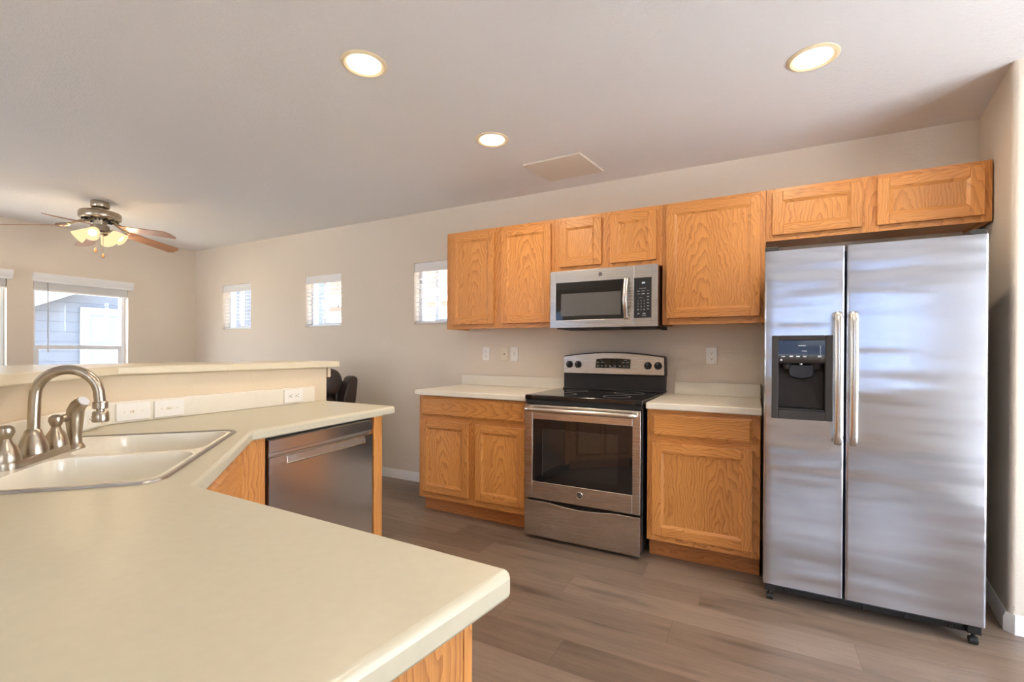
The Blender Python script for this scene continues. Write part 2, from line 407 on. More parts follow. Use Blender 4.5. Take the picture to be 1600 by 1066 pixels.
# ------------------------------------------------------------------ room shell
CH = 2.465; XL = -5.036; XR = 3.6; YB = -6.2
def wall_grid(name, axis, pos, thick, a0, a1, z0, z1, holes, mat):
    mb = MB(); xs = sorted({a0, a1, *[h[0] for h in holes], *[h[1] for h in holes]}); zs = sorted({z0, z1, *[h[2] for h in holes], *[h[3] for h in holes]})
    for i in range(len(xs) - 1):
        for k in range(len(zs) - 1):
            cx, cz = (xs[i] + xs[i + 1]) / 2, (zs[k] + zs[k + 1]) / 2
            if any(h[0] < cx < h[1] and h[2] < cz < h[3] for h in holes): continue
            if axis == 'y': mb.box(xs[i], xs[i + 1], pos, pos + thick, zs[k], zs[k + 1])
            else: mb.box(pos, pos + thick, xs[i], xs[i + 1], zs[k], zs[k + 1])
    # weld the cells so the wall is a single shell
    o = mb.build(name, mat, smooth=False)
    bm = bmesh.new(); bm.from_mesh(o.data); bmesh.ops.remove_doubles(bm, verts=bm.verts, dist=1e-5)
    seen = {}
    for f in bm.faces: seen.setdefault(frozenset(v.index for v in f.verts), []).append(f)
    dead = [f for fs in seen.values() if len(fs) > 1 for f in fs]
    bmesh.ops.delete(bm, geom=dead, context='FACES_ONLY'); bmesh.ops.recalc_face_normals(bm, faces=bm.faces); bm.to_mesh(o.data); bm.free()
    return o
struct(MB().box(XL - 0.15, XR + 0.15, YB - 0.15, 0.15, -0.12, 0.0).build('floor', M['floor'], smooth=False), 'grey brown wood plank floor', 'floor')
struct(MB().box(XL - 0.15, XR + 0.15, YB - 0.15, 0.15, CH, CH + 0.2).build('ceiling', M['ceil'], smooth=False), 'white textured flat ceiling', 'ceiling')
BW = [(-4.442, -3.888, 1.45, 1.985), (-2.952, -2.412, 1.45, 1.992), (-1.468, -0.935, 1.45, 2.012)]
struct(wall_grid('wall_back', 'y', 0.0, 0.15, XL, XR, 0, CH, BW, M['wall']), 'beige kitchen wall behind the range with three small windows')
LW = [(-1.500, -0.715, 0.78, 1.89), (-2.48, -1.685, 0.78, 1.89)]
struct(wall_grid('wall_left', 'x', XL - 0.15, 0.15, YB, 0.15, 0, CH, LW, M['wall']), 'beige living room wall with two tall windows')
RW = [(1.4, 3.4, 0.9, 2.1), (-3.9, -2.1, 0.05, 2.05)]
struct(wall_grid('wall_front', 'y', YB - 0.15, 0.15, XL, XR, 0, CH, RW, M['wall']), 'beige wall opposite the kitchen')
struct(wall_grid('wall_right', 'x', XR, 0.15, YB - 0.15, 0.15, 0, CH, [(-2.65, -0.85, 0.05, 2.05)], M['wall']), 'beige wall at the right end of the room')
nookp = [(2.384, -0.001), (2.300, -0.572)] + [(2.320 - 0.020 * math.cos(PI / 2 * t / 8), -0.580 - 0.020 * math.sin(PI / 2 * t / 8)) for t in range(9)] + [(3.599, -0.60), (3.599, -0.001)]
struct(MB().prism(nookp, 0, CH).build('wall_nook', M['wall'], smooth=False), 'beige wall return beside the fridge with rounded corner')

def baseboard(name, pts, h=0.083, t=0.013):
    """pts: polyline on the floor; thickness is laid to its left"""
    mb = MB()
    prof = [(0, 0), (t, 0), (t, h * 0.72), (t * 0.55, h * 0.88), (t * 0.4, h), (0, h)]
    P = [Vector((p[0], p[1], 0)) for p in pts]; rings = []
    for i, p in enumerate(P):
        ds = []
        if i > 0: ds.append((p - P[i - 1]).normalized())
        if i < len(P) - 1: ds.append((P[i + 1] - p).normalized())
        ns = [Vector((-d.y, d.x, 0)) for d in ds]; n = sum(ns, Vector()).normalized(); k = 1 / max(0.3, n.dot(ns[0]))
        rings.append([p + n * (a * k) + Vector((0, 0, b)) for a, b in prof])
    mb.loft(rings)
    return struct(mb.build(name, M['trim'], angle=25), None, 'baseboard')
baseboard('baseboard_back', [(-0.925, -0.0005), (XL + 0.001, -0.0005)])
baseboard('baseboard_left', [(XL + 0.0005, -0.014), (XL + 0.0005, YB)])
baseboard('baseboard_nook', [(3.598, -0.6005), (2.318, -0.6005), (2.2995, -0.578), (2.3835, -0.002)])

# half wall with raised bar
U = Vector((0.7179, -0.6961)); N = Vector((0.6961, 0.7179)); A0 = Vector((-0.335, -2.335))
def pl(s, n):
    p = A0 + U * s + N * n; return (p.x, p.y)
XK = -0.903                              # kitchen face of the half wall
def diag_at_x(x, n):                     # point on the line n=const at given x
    s = (x - A0.x - N.x * n) / U.x; return pl(s, n)
def diag_at_y(y, n):
    s = (y - A0.y - N.y * n) / U.y; return pl(s, n)
WT = 0.115
hw = [(XK, -1.465), diag_at_x(XK, -0.525), diag_at_y(-3.46, -0.525), diag_at_y(-3.46, -0.525 - WT), diag_at_x(XK - WT, -0.525 - WT), (XK - WT, -1.465)]
struct(MB().prism(hw, 0, 1.103).build('wall_bar', M['half'], smooth=False, bevel=0.004), 'cream painted half wall under the raised bar')
def trim_corner():
    mb = MB(); mb.box(XK - WT - 0.004, XK + 0.010, -1.462, -1.44, 1.045, 1.103)
    return mb
struct(trim_corner().build('trim_1', M['half'], bevel=0.008), None, 'trim')

KO = XK + 0.032                          # kitchen edge of the bar top
bar = [(KO, -1.395), diag_at_x(KO, -0.478), diag_at_y(-3.47, -0.478), diag_at_y(-3.47, -0.478 - 0.40), diag_at_x(KO - 0.40, -0.478 - 0.40), (KO - 0.40, -1.395)]
tag(MB().prism(bar, 1.104, 1.141).build('bar_top', M['lambar'], bevel=0.008, seg=3), 'long cream raised bar top on the half wall behind the sink', 'bar top')

# ------------------------------------------------------------------ windows and blinds
def make_window_y(n, x0, x1, z0, z1, label):          # small slider in the back wall
    r = thing('window_%d' % n, label, 'window', ((x0 + x1) / 2, 0.09, z0)); r['kind'] = 'structure'
    f = MB(); t = 0.03
    f.box(x0, x0 + t, 0.085, 0.148, z0, z1); f.box(x1 - t, x1, 0.085, 0.148, z0, z1)
    f.box(x0 + t, x1 - t, 0.085, 0.148, z0, z0 + t); f.box(x0 + t, x1 - t, 0.085, 0.148, z1 - t, z1)
    f.build('window_frame', M['vinyl'], r, bevel=0.003)
    xm = x0 + 0.36 * (x1 - x0)
    s = MB(); s.box(xm - 0.02, xm + 0.02, 0.095, 0.135, z0 + t, z1 - t); s.box(xm + 0.02, x1 - t, 0.10, 0.13, z0 + t, z0 + t + 0.02); s.box(xm + 0.02, x1 - t, 0.10, 0.13, z1 - t - 0.02, z1 - t)
    s.build('sash', M['vinyl'], r, bevel=0.002)
    MB().box(x0 + t, x1 - t, 0.113, 0.117, z0 + t, z1 - t).build('pane', M['glass'], r, smooth=False)
    return r
def make_blind_y(x0, x1, z0, z1, label):
    r = thing('window_blind', label, 'blind', ((x0 + x1) / 2, 0.04, z1), group='blinds of the small back windows')
    v = MB(); v.box(x0 + 0.003, x1 - 0.003, 0.004, 0.016, z1 - 0.085, z1 - 0.001); v.box(x0 + 0.003, x1 - 0.003, 0.016, 0.06, z1 - 0.035, z1 - 0.001)
    v.build('valance', M['blind'], r, bevel=0.003)
    s = MB(); z = z0 + 0.03; k = 0
    while z < z1 - 0.09:
        y0, y1 = 0.018, 0.064
        s.box(x0 + 0.006, x1 - 0.006, y0, y1, z, z + 0.0028); z += 0.0425
    s.build('slats', M['blind'], r, smooth=False)
    MB().box(x0 + 0.006, x1 - 0.006, 0.018, 0.064, z0 + 0.003, z0 + 0.018).build('bottom_rail', M['blind'], r, bevel=0.003)
    for x in (x0 + 0.1, x1 - 0.1):
        for yy in (0.017, 0.065): MB().tube([(x, yy, z0 + 0.018), (x, yy, z1 - 0.04)], 0.0012, 6).build('cord', M['blind'], r)
    t = MB(); t.tube([(x1 - 0.045, 0.002, z1 - 0.08), (x1 - 0.045, 0.002, z0 + 0.22)], 0.0012, 6); t.lathe([(0.003, 0), (0.007, 0.004), (0.005, 0.03), (0.002, 0.034)], (x1 - 0.045, 0.002, z0 + 0.19), 10)
    t.build('pull', M['grey'], r)
    return r
wl = ['small back wall window nearest the living room corner', 'small back wall window in the middle of the three', 'small back wall window beside the oak upper cabinets']
bl = ['white slat blind in the small window nearest the room corner', 'white slat blind in the middle small window of the back wall', 'white slat blind in the small window beside the upper cabinets']
for i, (x0, x1, z0, z1) in enumerate(BW):
    make_window_y(i + 1, x0, x1, z0, z1, wl[i]); make_blind_y(x0, x1, z0, z1, bl[i])
def make_window_x(n, y0, y1, z0, z1, label):           # single hung in the left wall
    X = XL
    r = thing('window_%d' % n, label, 'window', (X - 0.09, (y0 + y1) / 2, z0)); r['kind'] = 'structure'
    f = MB(); t = 0.035; xa, xb = X - 0.145, X - 0.075
    f.box(xa, xb, y0, y0 + t, z0, z1); f.box(xa, xb, y1 - t, y1, z0, z1); f.box(xa, xb, y0 + t, y1 - t, z0, z0 + t); f.box(xa, xb, y0 + t, y1 - t, z1 - t, z1)
    f.build('window_frame', M['vinyl'], r, bevel=0.003)
    zm = 1.222
    s = MB(); s.box(xa + 0.015, xb - 0.005, y0 + t, y1 - t, zm - 0.022, zm + 0.022)
    s.box(xa + 0.02, xb - 0.008, y0 + t, y0 + t + 0.028, z0 + t, zm - 0.022); s.box(xa + 0.02, xb - 0.008, y1 - t - 0.028, y1 - t, z0 + t, zm - 0.022); s.box(xa + 0.02, xb - 0.008, y0 + t + 0.028, y1 - t - 0.028, z0 + t, z0 + t + 0.035)
    so = s.build('sash', M['vinyl'], r, bevel=0.003)
    l = MB(); ym = (y0 + y1) / 2; l.box(xb - 0.006, xb + 0.010, ym - 0.035, ym + 0.035, zm + 0.012, zm + 0.026); l.build('sash_lock', M['vinyl'], so, bevel=0.003)
    MB().box(X - 0.115, X - 0.111, y0 + t, y1 - t, z0 + t, z1 - t).build('pane', M['glass'], r, smooth=False)
    MB().box(X - 0.075, X + 0.028, y0 + 0.001, y1 - 0.001, z0 + 0.0005, z0 + 0.02).build('window_sill', M['trim'], r, bevel=0.004)
    return r
def make_blind_x(y0, y1, z1, label, wand):
    X = XL
    r = thing('window_blind', label, 'blind', (X + 0.02, (y0 + y1) / 2, z1), group='blinds of the tall living room windows')
    prof = [(X + 0.001, 1.874), (X + 0.038, 1.874), (X + 0.042, 1.895), (X + 0.055, 1.915), (X + 0.062, 1.945), (X + 0.062, 1.962), (X + 0.001, 1.962)]
    v = MB(); v.prism(prof, y0 - 0.008, y1 + 0.03, 'y'); v.build('valance', M['blind'], r, angle=20)
    s = MB(); z = 1.808; k = 0
    while z < 1.872:
        s.box(X - 0.052, X - 0.002, y0 + 0.006, y1 - 0.006, z, z + 0.0045); z += 0.0062
    s.build('slats', M['blind'], r, smooth=False)
    MB().box(X - 0.053, X - 0.001, y0 + 0.006, y1 - 0.006, 1.788, 1.806).build('bottom_rail', M['blind'], r, bevel=0.003)
    if wand:
        MB().tube([(X + 0.006, y0 + 0.105, 1.875), (X + 0.008, y0 + 0.105, 1.17)], 0.0045, 8).build('wand', M['grey'], r)
    return r
make_window_x(4, *LW[0], 'tall living room window behind the faucet'); make_blind_x(LW[0][0], LW[0][1], 1.96, 'raised white blind on the tall window above the faucet', True)
make_window_x(5, *LW[1], 'tall living room window cut by the left edge of the photo'); make_blind_x(LW[1][0], LW[1][1], 1.96, 'raised white blind at the left edge of the photo', True)
def make_rear(n, x0, x1, z0, z1, label, door=False):
    r = thing(('door_%d' if door else 'window_%d') % n, label, 'door' if door else 'window', ((x0 + x1) / 2, YB, z0)); r['kind'] = 'structure'
    f = MB(); t = 0.05; ya, yb = YB - 0.13, YB - 0.05
    f.box(x0, x0 + t, ya, yb, z0, z1); f.box(x1 - t, x1, ya, yb, z0, z1); f.box(x0 + t, x1 - t, ya, yb, z0, z0 + t); f.box(x0 + t, x1 - t, ya, yb, z1 - t, z1)
    xm = (x0 + x1) / 2; f.box(xm - 0.04, xm + 0.04, ya, yb, z0 + t, z1 - t)
    f.build('door_frame' if door else 'window_frame', M['vinyl'], r, bevel=0.003)
    MB().box(x0 + t, x1 - t, YB - 0.092, YB - 0.088, z0 + t, z1 - t).build('pane', M['glass'], r, smooth=False)
def make_side_door(n, y0, y1, z0, z1, label):
    r = thing('door_%d' % n, label, 'door', (XR, (y0 + y1) / 2, z0)); r['kind'] = 'structure'
    f = MB(); t = 0.05; xa, xb = XR + 0.05, XR + 0.13
    f.box(xa, xb, y0, y0 + t, z0, z1); f.box(xa, xb, y1 - t, y1, z0, z1); f.box(xa, xb, y0 + t, y1 - t, z0, z0 + t); f.box(xa, xb, y0 + t, y1 - t, z1 - t, z1)
    ym = (y0 + y1) / 2; f.box(xa, xb, ym - 0.04, ym + 0.04, z0 + t, z1 - t)
    f.build('door_frame', M['vinyl'], r, bevel=0.003)
    MB().box(XR + 0.088, XR + 0.092, y0 + t, y1 - t, z0 + t, z1 - t).build('pane', M['glass'], r, smooth=False)
make_side_door(2, -2.65, -0.85, 0.05, 2.05, 'sliding glass door at the right end of the kitchen')
make_rear(6, *RW[0], 'wide window opposite the fridge'); make_rear(1, *RW[1], 'sliding glass door of the living room', True)

# ------------------------------------------------------------------ oak cabinets
def cab_door(parent, x0, x1, z0, z1, yf, name='door', sw=0.052, t=0.019, pgrain='oakv', world=True, hor=False):
    """framed door with recessed panel; yf = y of its front face, front towards -y"""
    mb = MB(); cx, cz = (x0 + x1) / 2, (z0 + z1) / 2; og = (cx, yf + t, cz)
    mb.box(x0, x0 + sw, yf, yf + t, z0, z1, 0); mb.box(x1 - sw, x1, yf, yf + t, z0, z1, 0)
    mb.box(x0 + sw, x1 - sw, yf, yf + t, z0, z0 + sw, 1); mb.box(x0 + sw, x1 - sw, yf, yf + t, z1 - sw, z1, 1)
    # moulded inner slope
    a, b2 = sw, sw + 0.013; d = 0.009
    o1 = [(x0 + a, yf + 0.0015, z0 + a), (x1 - a, yf + 0.0015, z0 + a), (x1 - a, yf + 0.0015, z1 - a), (x0 + a, yf + 0.0015, z1 - a)]
    i1 = [(x0 + b2, yf + d, z0 + b2), (x1 - b2, yf + d, z0 + b2), (x1 - b2, yf + d, z1 - b2), (x0 + b2, yf + d, z1 - b2)]
    for k in range(4):
        j = (k + 1) % 4; mb.add([o1[k], o1[j], i1[j], i1[k]], [(0, 1, 2, 3)], 1 if k in (0, 2) else 0)
    dr = mb.build(name, [M['oakv'], M['oakh']], parent, origin=og, world=world, bevel=0.0025, smooth=False)
    p = MB(); p.box(x0 + a - 0.004, x1 - a + 0.004, yf + d, yf + d + 0.005, z0 + a - 0.004, z1 - a + 0.004)
    pn = p.build('door_panel', M[pgrain], None, origin=og if world else og, smooth=False)
    pn.parent = dr; pn.location = (0, 0, 0)
    return dr
def slab_front(parent, x0, x1, z0, z1, yf, name='drawer', t=0.019, world=True):
    e = 0.014; og = ((x0 + x1) / 2, yf + t, (z0 + z1) / 2); mb = MB()
    rg = lambda i, y: [(x0 + i, y, z0 + i), (x1 - i, y, z0 + i), (x1 - i, y, z1 - i), (x0 + i, y, z1 - i)]
    mb.loft([rg(0, yf + t), rg(0, yf + 0.008), rg(e * 0.6, yf + 0.005), rg(e, yf)])
    return mb.build(name, M['oakh'], parent, origin=og, world=world, smooth=False)
def frame_boxes(mb, x0, x1, z0, z1, y0, y1, stiles, rails):
    """stiles: list of (x0,x1); rails: list of (z0,z1)"""
    for a, b2 in stiles: mb.box(a, b2, y0, y1, z0, z1, 0)
    st = sorted(stiles)
    for a, b2 in rails:
        for i in range(len(st) - 1): mb.box(st[i][1], st[i + 1][0], y0, y1, a, b2, 1)
    return mb
UY = -0.305; UT = 2.144
def upper(x0, x1, z0, doors, label, dz, mids=()):
    r = thing('upper_cabinet', label, 'cabinet', ((x0 + x1) / 2, -0.15, z0), group='oak upper cabinets')
    c = MB(); x0a, x1a = x0 + 0.0006, x1 - 0.0006; yb, yf = -0.001, UY + 0.02; t = 0.016
    c.box(x0a, x0a + t, yf, yb, z0, UT); c.box(x1a - t, x1a, yf, yb, z0, UT)
    c.box(x0a + t, x1a - t, yf, yb, z0 + 0.02, z0 + 0.02 + t); c.box(x0a + t, x1a - t, yf, yb, UT - t, UT); c.box(x0a + t, x1a - t, -0.008, yb, z0 + 0.036, UT - t)
    c.build('carcass', M['oakv'], r, smooth=False)
    f = MB(); st = [(x0a, doors[0][0] + 0.012)] + [(doors[i][1] - 0.012, doors[i + 1][0] + 0.012) for i in range(len(doors) - 1)] + [(doors[-1][1] - 0.012, x1a)]
    frame_boxes(f, x0a, x1a, z0, UT, UY, UY + 0.0195, st, [(z0, dz[0] + 0.012), (dz[1] - 0.012, UT)])
    f.build('face_frame', [M['oakv'], M['oakh']], r, smooth=False, bevel=0.0012)
    for a, b2 in doors: cab_door(r, a, b2, dz[0], dz[1], UY - 0.0205)
    return r
upper(-0.877, 0.055, 1.377, [(-0.832, -0.435), (-0.371, 0.030)], 'two door oak upper cabinet hung left of the microwave', (1.412, 2.115))
upper(0.055, 0.797, 1.757, [(0.097, 0.399), (0.460, 0.760)], 'short oak upper cabinet right above the microwave', (1.796, 2.114))
upper(0.797, 1.374, 1.377, [(0.822, 1.346)], 'single door oak upper cabinet between microwave and fridge', (1.418, 2.122))
upper(1.374, 2.334, 1.846, [(1.405, 1.822), (1.885, 2.300)], 'wide short oak cabinet above the fridge', (1.876, 2.120))

BY = -0.61
def base(x0, x1, drawers, doors, label, zd, zr, endleft):
    r = thing('base_cabinet', label, 'cabinet', ((x0 + x1) / 2, -0.3, 0), group='oak base cabinets along the back wall')
    z0, z1 = 0.115, 0.8745; t = 0.017; c = MB(); yf = BY + 0.02
    c.box(x0, x0 + t, yf, -0.002, z0, z1); c.box(x1 - t, x1, yf, -0.002, z0, z1); c.box(x0 + t, x1 - t, yf, -0.002, z0, z0 + t); c.box(x0 + t, x1 - t, -0.01, -0.002, z0 + t, z1)
    c.build('carcass', M['oakv'], r, smooth=False)
    f = MB(); lo = doors[0][0]; hi = doors[-1][1]
    st = [(x0, lo + 0.012)] + ([(doors[0][1] - 0.012, doors[1][0] + 0.012)] if len(doors) > 1 else []) + [(hi - 0.012, x1)]
    frame_boxes(f, x0, x1, z0, z1, BY, BY + 0.0195, st, [(z0, zr[0] + 0.012), (zr[1] - 0.012, zd[0] + 0.012), (zd[1] - 0.010, z1)])
    f.build('face_frame', [M['oakv'], M['oakh']], r, smooth=False, bevel=0.0012)
    k = MB(); k.box(x0 + 0.001, x1 - 0.001, -0.535, -0.52, 0.001, z0); k.box(x0 + 0.001, x0 + 0.016, -0.52, -0.002, 0.001, z0); k.box(x1 - 0.016, x1 - 0.001, -0.52, -0.002, 0.001, z0)
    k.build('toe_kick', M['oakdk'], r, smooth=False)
    for a, b2 in drawers: slab_front(r, a, b2, zd[0], zd[1], BY - 0.0205)
    for a, b2 in doors: cab_door(r, a, b2, zr[0], zr[1], BY - 0.0205)
    return r
base(-0.905, -0.004, [(-0.880, -0.022)], [(-0.877, -0.463), (-0.404, -0.018)], 'two door oak base cabinet left of the range', (0.727, 0.868), (0.165, 0.691), True)
base(0.769, 1.350, [(0.794, 1.313)], [(0.799, 1.315)], 'single door oak base cabinet between range and fridge', (0.722, 0.850), (0.153, 0.686), False)
def counter(x0, x1, bs0, bs1, label):
    r = thing('countertop', label, 'countertop', ((x0 + x1) / 2, -0.3, 0.876))
    MB().box(x0, x1, -0.648, -0.0015, 0.876, 0.914).build('worktop', M['lam2'], r, bevel=0.007, seg=3)
    MB().box(bs0, bs1, -0.0215, -0.0015, 0.9145, 1.001).build('backsplash', M['lam2'], r, bevel=0.003)
counter(-0.924, -0.002, -0.921, 0.030, 'cream countertop left of the range with low backsplash')
counter(0.766, 1.357, 0.832, 1.357, 'cream countertop between range and fridge with low backsplash')

# ------------------------------------------------------------------ badge
def badge(parent, x, y, z, r, letters=True):
    b = MB(); b.lathe([(r * 1.0, 0), (r * 1.0, 0.002), (r * 0.9, 0.003), (r * 0.82, 0.0022), (0.0005, 0.0022)], (x, y, z), 28, (0, -1, 0))
    o = b.build('badge', M['chrome'], parent)
    d = MB(); d.lathe([(r * 0.78, 0.0023), (r * 0.76, 0.0028), (0.0003, 0.0028)], (x, y, z), 24, (0, -1, 0)); d.build('emblem_disc', M['char'], o)
    pw = parent_world(o)
    text_mesh('emblem_letters', 'GE', r * 0.95, M['chrome'], o, Vector((x, y - 0.0031, z)) - pw)
    return o

# ------------------------------------------------------------------ range
def make_range():
    r = thing('range', 'stainless electric range with black glass cooktop between the base cabinets', 'range', (0.375, -0.35, 0))
    x0, x1 = 0.003, 0.742
    b = MB(); b.box(x0 + 0.006, x1 + 0.004, -0.615, -0.03, 0.035, 0.895); b.build('body', M['black'], r, bevel=0.003)
    for fx in (0.05, 0.69):
        for fy in (-0.56, -0.09): MB().lathe([(0.02, 0), (0.02, 0.008), (0.01, 0.010), (0.01, 0.036)], (fx, fy, 0.0005), 14).build('foot', M['blackm'], r)
    c = MB(); pol = [(x0 - 0.001, -0.664), (0.752, -0.664), (0.7625, -0.10), (0.0285, -0.10)]; pol2 = [(0.000, -0.664), (0.750, -0.664), (0.7625, -0.04), (0.002, -0.04)]
    c.prism([(p[0], p[1]) for p in pol2], 0.895, 0.924)
    ck = c.build('cooktop', M['blackg'], r, bevel=0.006, seg=3)
    for bx, by, br in ((0.19, -0.50, 0.10), (0.56, -0.50, 0.085), (0.20, -0.22, 0.075), (0.57, -0.22, 0.10)):
        MB().lathe([(br, 0), (br, 0.0004), (br - 0.003, 0.0004), (br - 0.003, 0)], (bx, by, 0.9241), 48, cap0=False, cap1=False).build('burner_ring', M['grey'], ck)
    l = MB(); l.box(x0 + 0.001, x1 + 0.004, -0.655, -0.6155, 0.866, 0.8945); l.build('vent_strip', M['blackm'], r, bevel=0.003)
    # oven door
    d = MB(); yf, yb = -0.669, -0.617; g = (0.058, 0.696, 0.372, 0.771)
    z0, z1 = 0.262, 0.8625
    d.box(x0, g[0], yf, yb, z0, z1); d.box(g[1], x1, yf, yb, z0, z1); d.box(g[0], g[1], yf, yb, z0, g[2]); d.box(g[0], g[1], yf, yb, g[3], z1)
    od = d.build('oven_door', M['steelx'], r, bevel=0.003)
    gl = MB(); gl.box(g[0] - 0.0, g[1], yf + 0.002, yf + 0.012, g[2], g[3]); gl.build('door_glass', M['blackg'], od, smooth=False)
    w2 = MB(); w2.box(0.128, 0.612, yf + 0.0012, yf + 0.0022, 0.415, 0.712); w2.build('oven_window', M['ovenwin'], od, smooth=False)
    e = MB(); e.box(0.126, 0.130, yf + 0.0008, yf + 0.0022, 0.412, 0.715); e.box(0.126, 0.614, yf + 0.0008, yf + 0.0022, 0.711, 0.7125); e.build('window_edge', M['char'], od, smooth=False)
    h = MB(); zz = 0.838; pts = []
    h.tube([(0.028, -0.704, zz), (0.04, -0.716, zz), (0.07, -0.720, zz), (0.375, -0.727, zz), (0.68, -0.720, zz), (0.71, -0.716, zz), (0.722, -0.704, zz)], [0.013, 0.0155, 0.0155, 0.0155, 0.0155, 0.0155, 0.013], 16)
    h.box(0.03, 0.055, -0.712, yf, zz - 0.011, zz + 0.011); h.box(0.695, 0.72, -0.712, yf, zz - 0.011, zz + 0.011)
    h.build('handle', M['handle'], od)
    badge(od, 0.376, yf - 0.0002, 0.323, 0.022)
    # storage drawer with scooped top edge
    n = 24; top = [(x0 + (x1 - x0) * i / n, 0.2475 - 0.016 * max(0, math.sin(PI * (i / n - 0.22) / 0.56)) if 0.22 < i / n < 0.78 else 0.2475) for i in range(n + 1)]
    dp = [(x0, 0.022), (x1, 0.022)] + top[::-1]
    MB().prism(dp, -0.669, -0.617, 'y').build('storage_drawer', M['steelx'], r, bevel=0.002, angle=50)
    # backguard
    k = MB(); k.box(0.046, 0.782, -0.088, -0.024, 0.9245, 1.038); k.box(0.043, 0.785, -0.102, -0.024, 0.9245, 0.936)
    k.build('backguard', M['black'], r, bevel=0.003)
    def arc(e): return [(0.052 + e + (0.727 - 2 * e) * i / 20, 1.168 - e + 0.030 * math.sin(PI * i / 20)) for i in range(21)]
    bk = MB(); ol = [(0.047, 1.038), (0.787, 1.038)] + [(p[0] + (0.004 if p[0] > 0.4 else -0.004), p[1] + 0.004) for p in arc(0)[::-1]]
    bk.prism(ol, -0.092, -0.024, 'y'); bk.build('panel_housing', M['black'], r, bevel=0.003, angle=50)
    pf = MB(); fl = [(0.052, 1.043), (0.779, 1.043)] + arc(0.002)[::-1]
    pf.prism(fl, -0.106, -0.0925, 'y'); cp = pf.build('control_panel', M['steelx'], r, bevel=0.003, angle=50)
    ds = MB(); ds.prism([(0.296, 1.086), (0.548, 1.086), (0.552, 1.150), (0.48, 1.156), (0.362, 1.156), (0.304, 1.150)], -0.108, -0.1065, 'y'); dso = ds.build('display', M['blackg'], cp, smooth=False)
    def btn(a, b2, c0, c1): MB().box(a, b2, -0.1088, -0.1081, c0, c1).build('button', M['grey'], cp, smooth=False)
    for x in (0.316, 0.345, 0.373, 0.405, 0.44, 0.475, 0.505, 0.53): btn(x - 0.005, x + 0.005, 1.098, 1.105)
    for x in (0.316, 0.348, 0.50, 0.53): btn(x - 0.007, x + 0.007, 1.125, 1.130)
    btn(0.40, 0.445, 1.092, 1.094); btn(0.33, 0.345, 1.142, 1.144); btn(0.505, 0.525, 1.142, 1.144)
    for kx in (0.098, 0.166, 0.670, 0.738):
        q = MB(); q.lathe([(0.026, 0), (0.026, 0.006), (0.021, 0.010), (0.019, 0.022), (0.016, 0.025), (0.0005, 0.025)], (kx, -0.1065, 1.108), 20, (0, -1, 0))
        q.box(kx - 0.0055, kx + 0.0055, -0.140, -0.125, 1.086, 1.134)
        kb = q.build('knob', M['black'], r, bevel=0.001)
        MB().box(kx - 0.001, kx + 0.001, -0.1412, -0.1402, 1.113, 1.132).build('pointer_mark', M['lightgrey'], kb, smooth=False)
    return r
make_range()

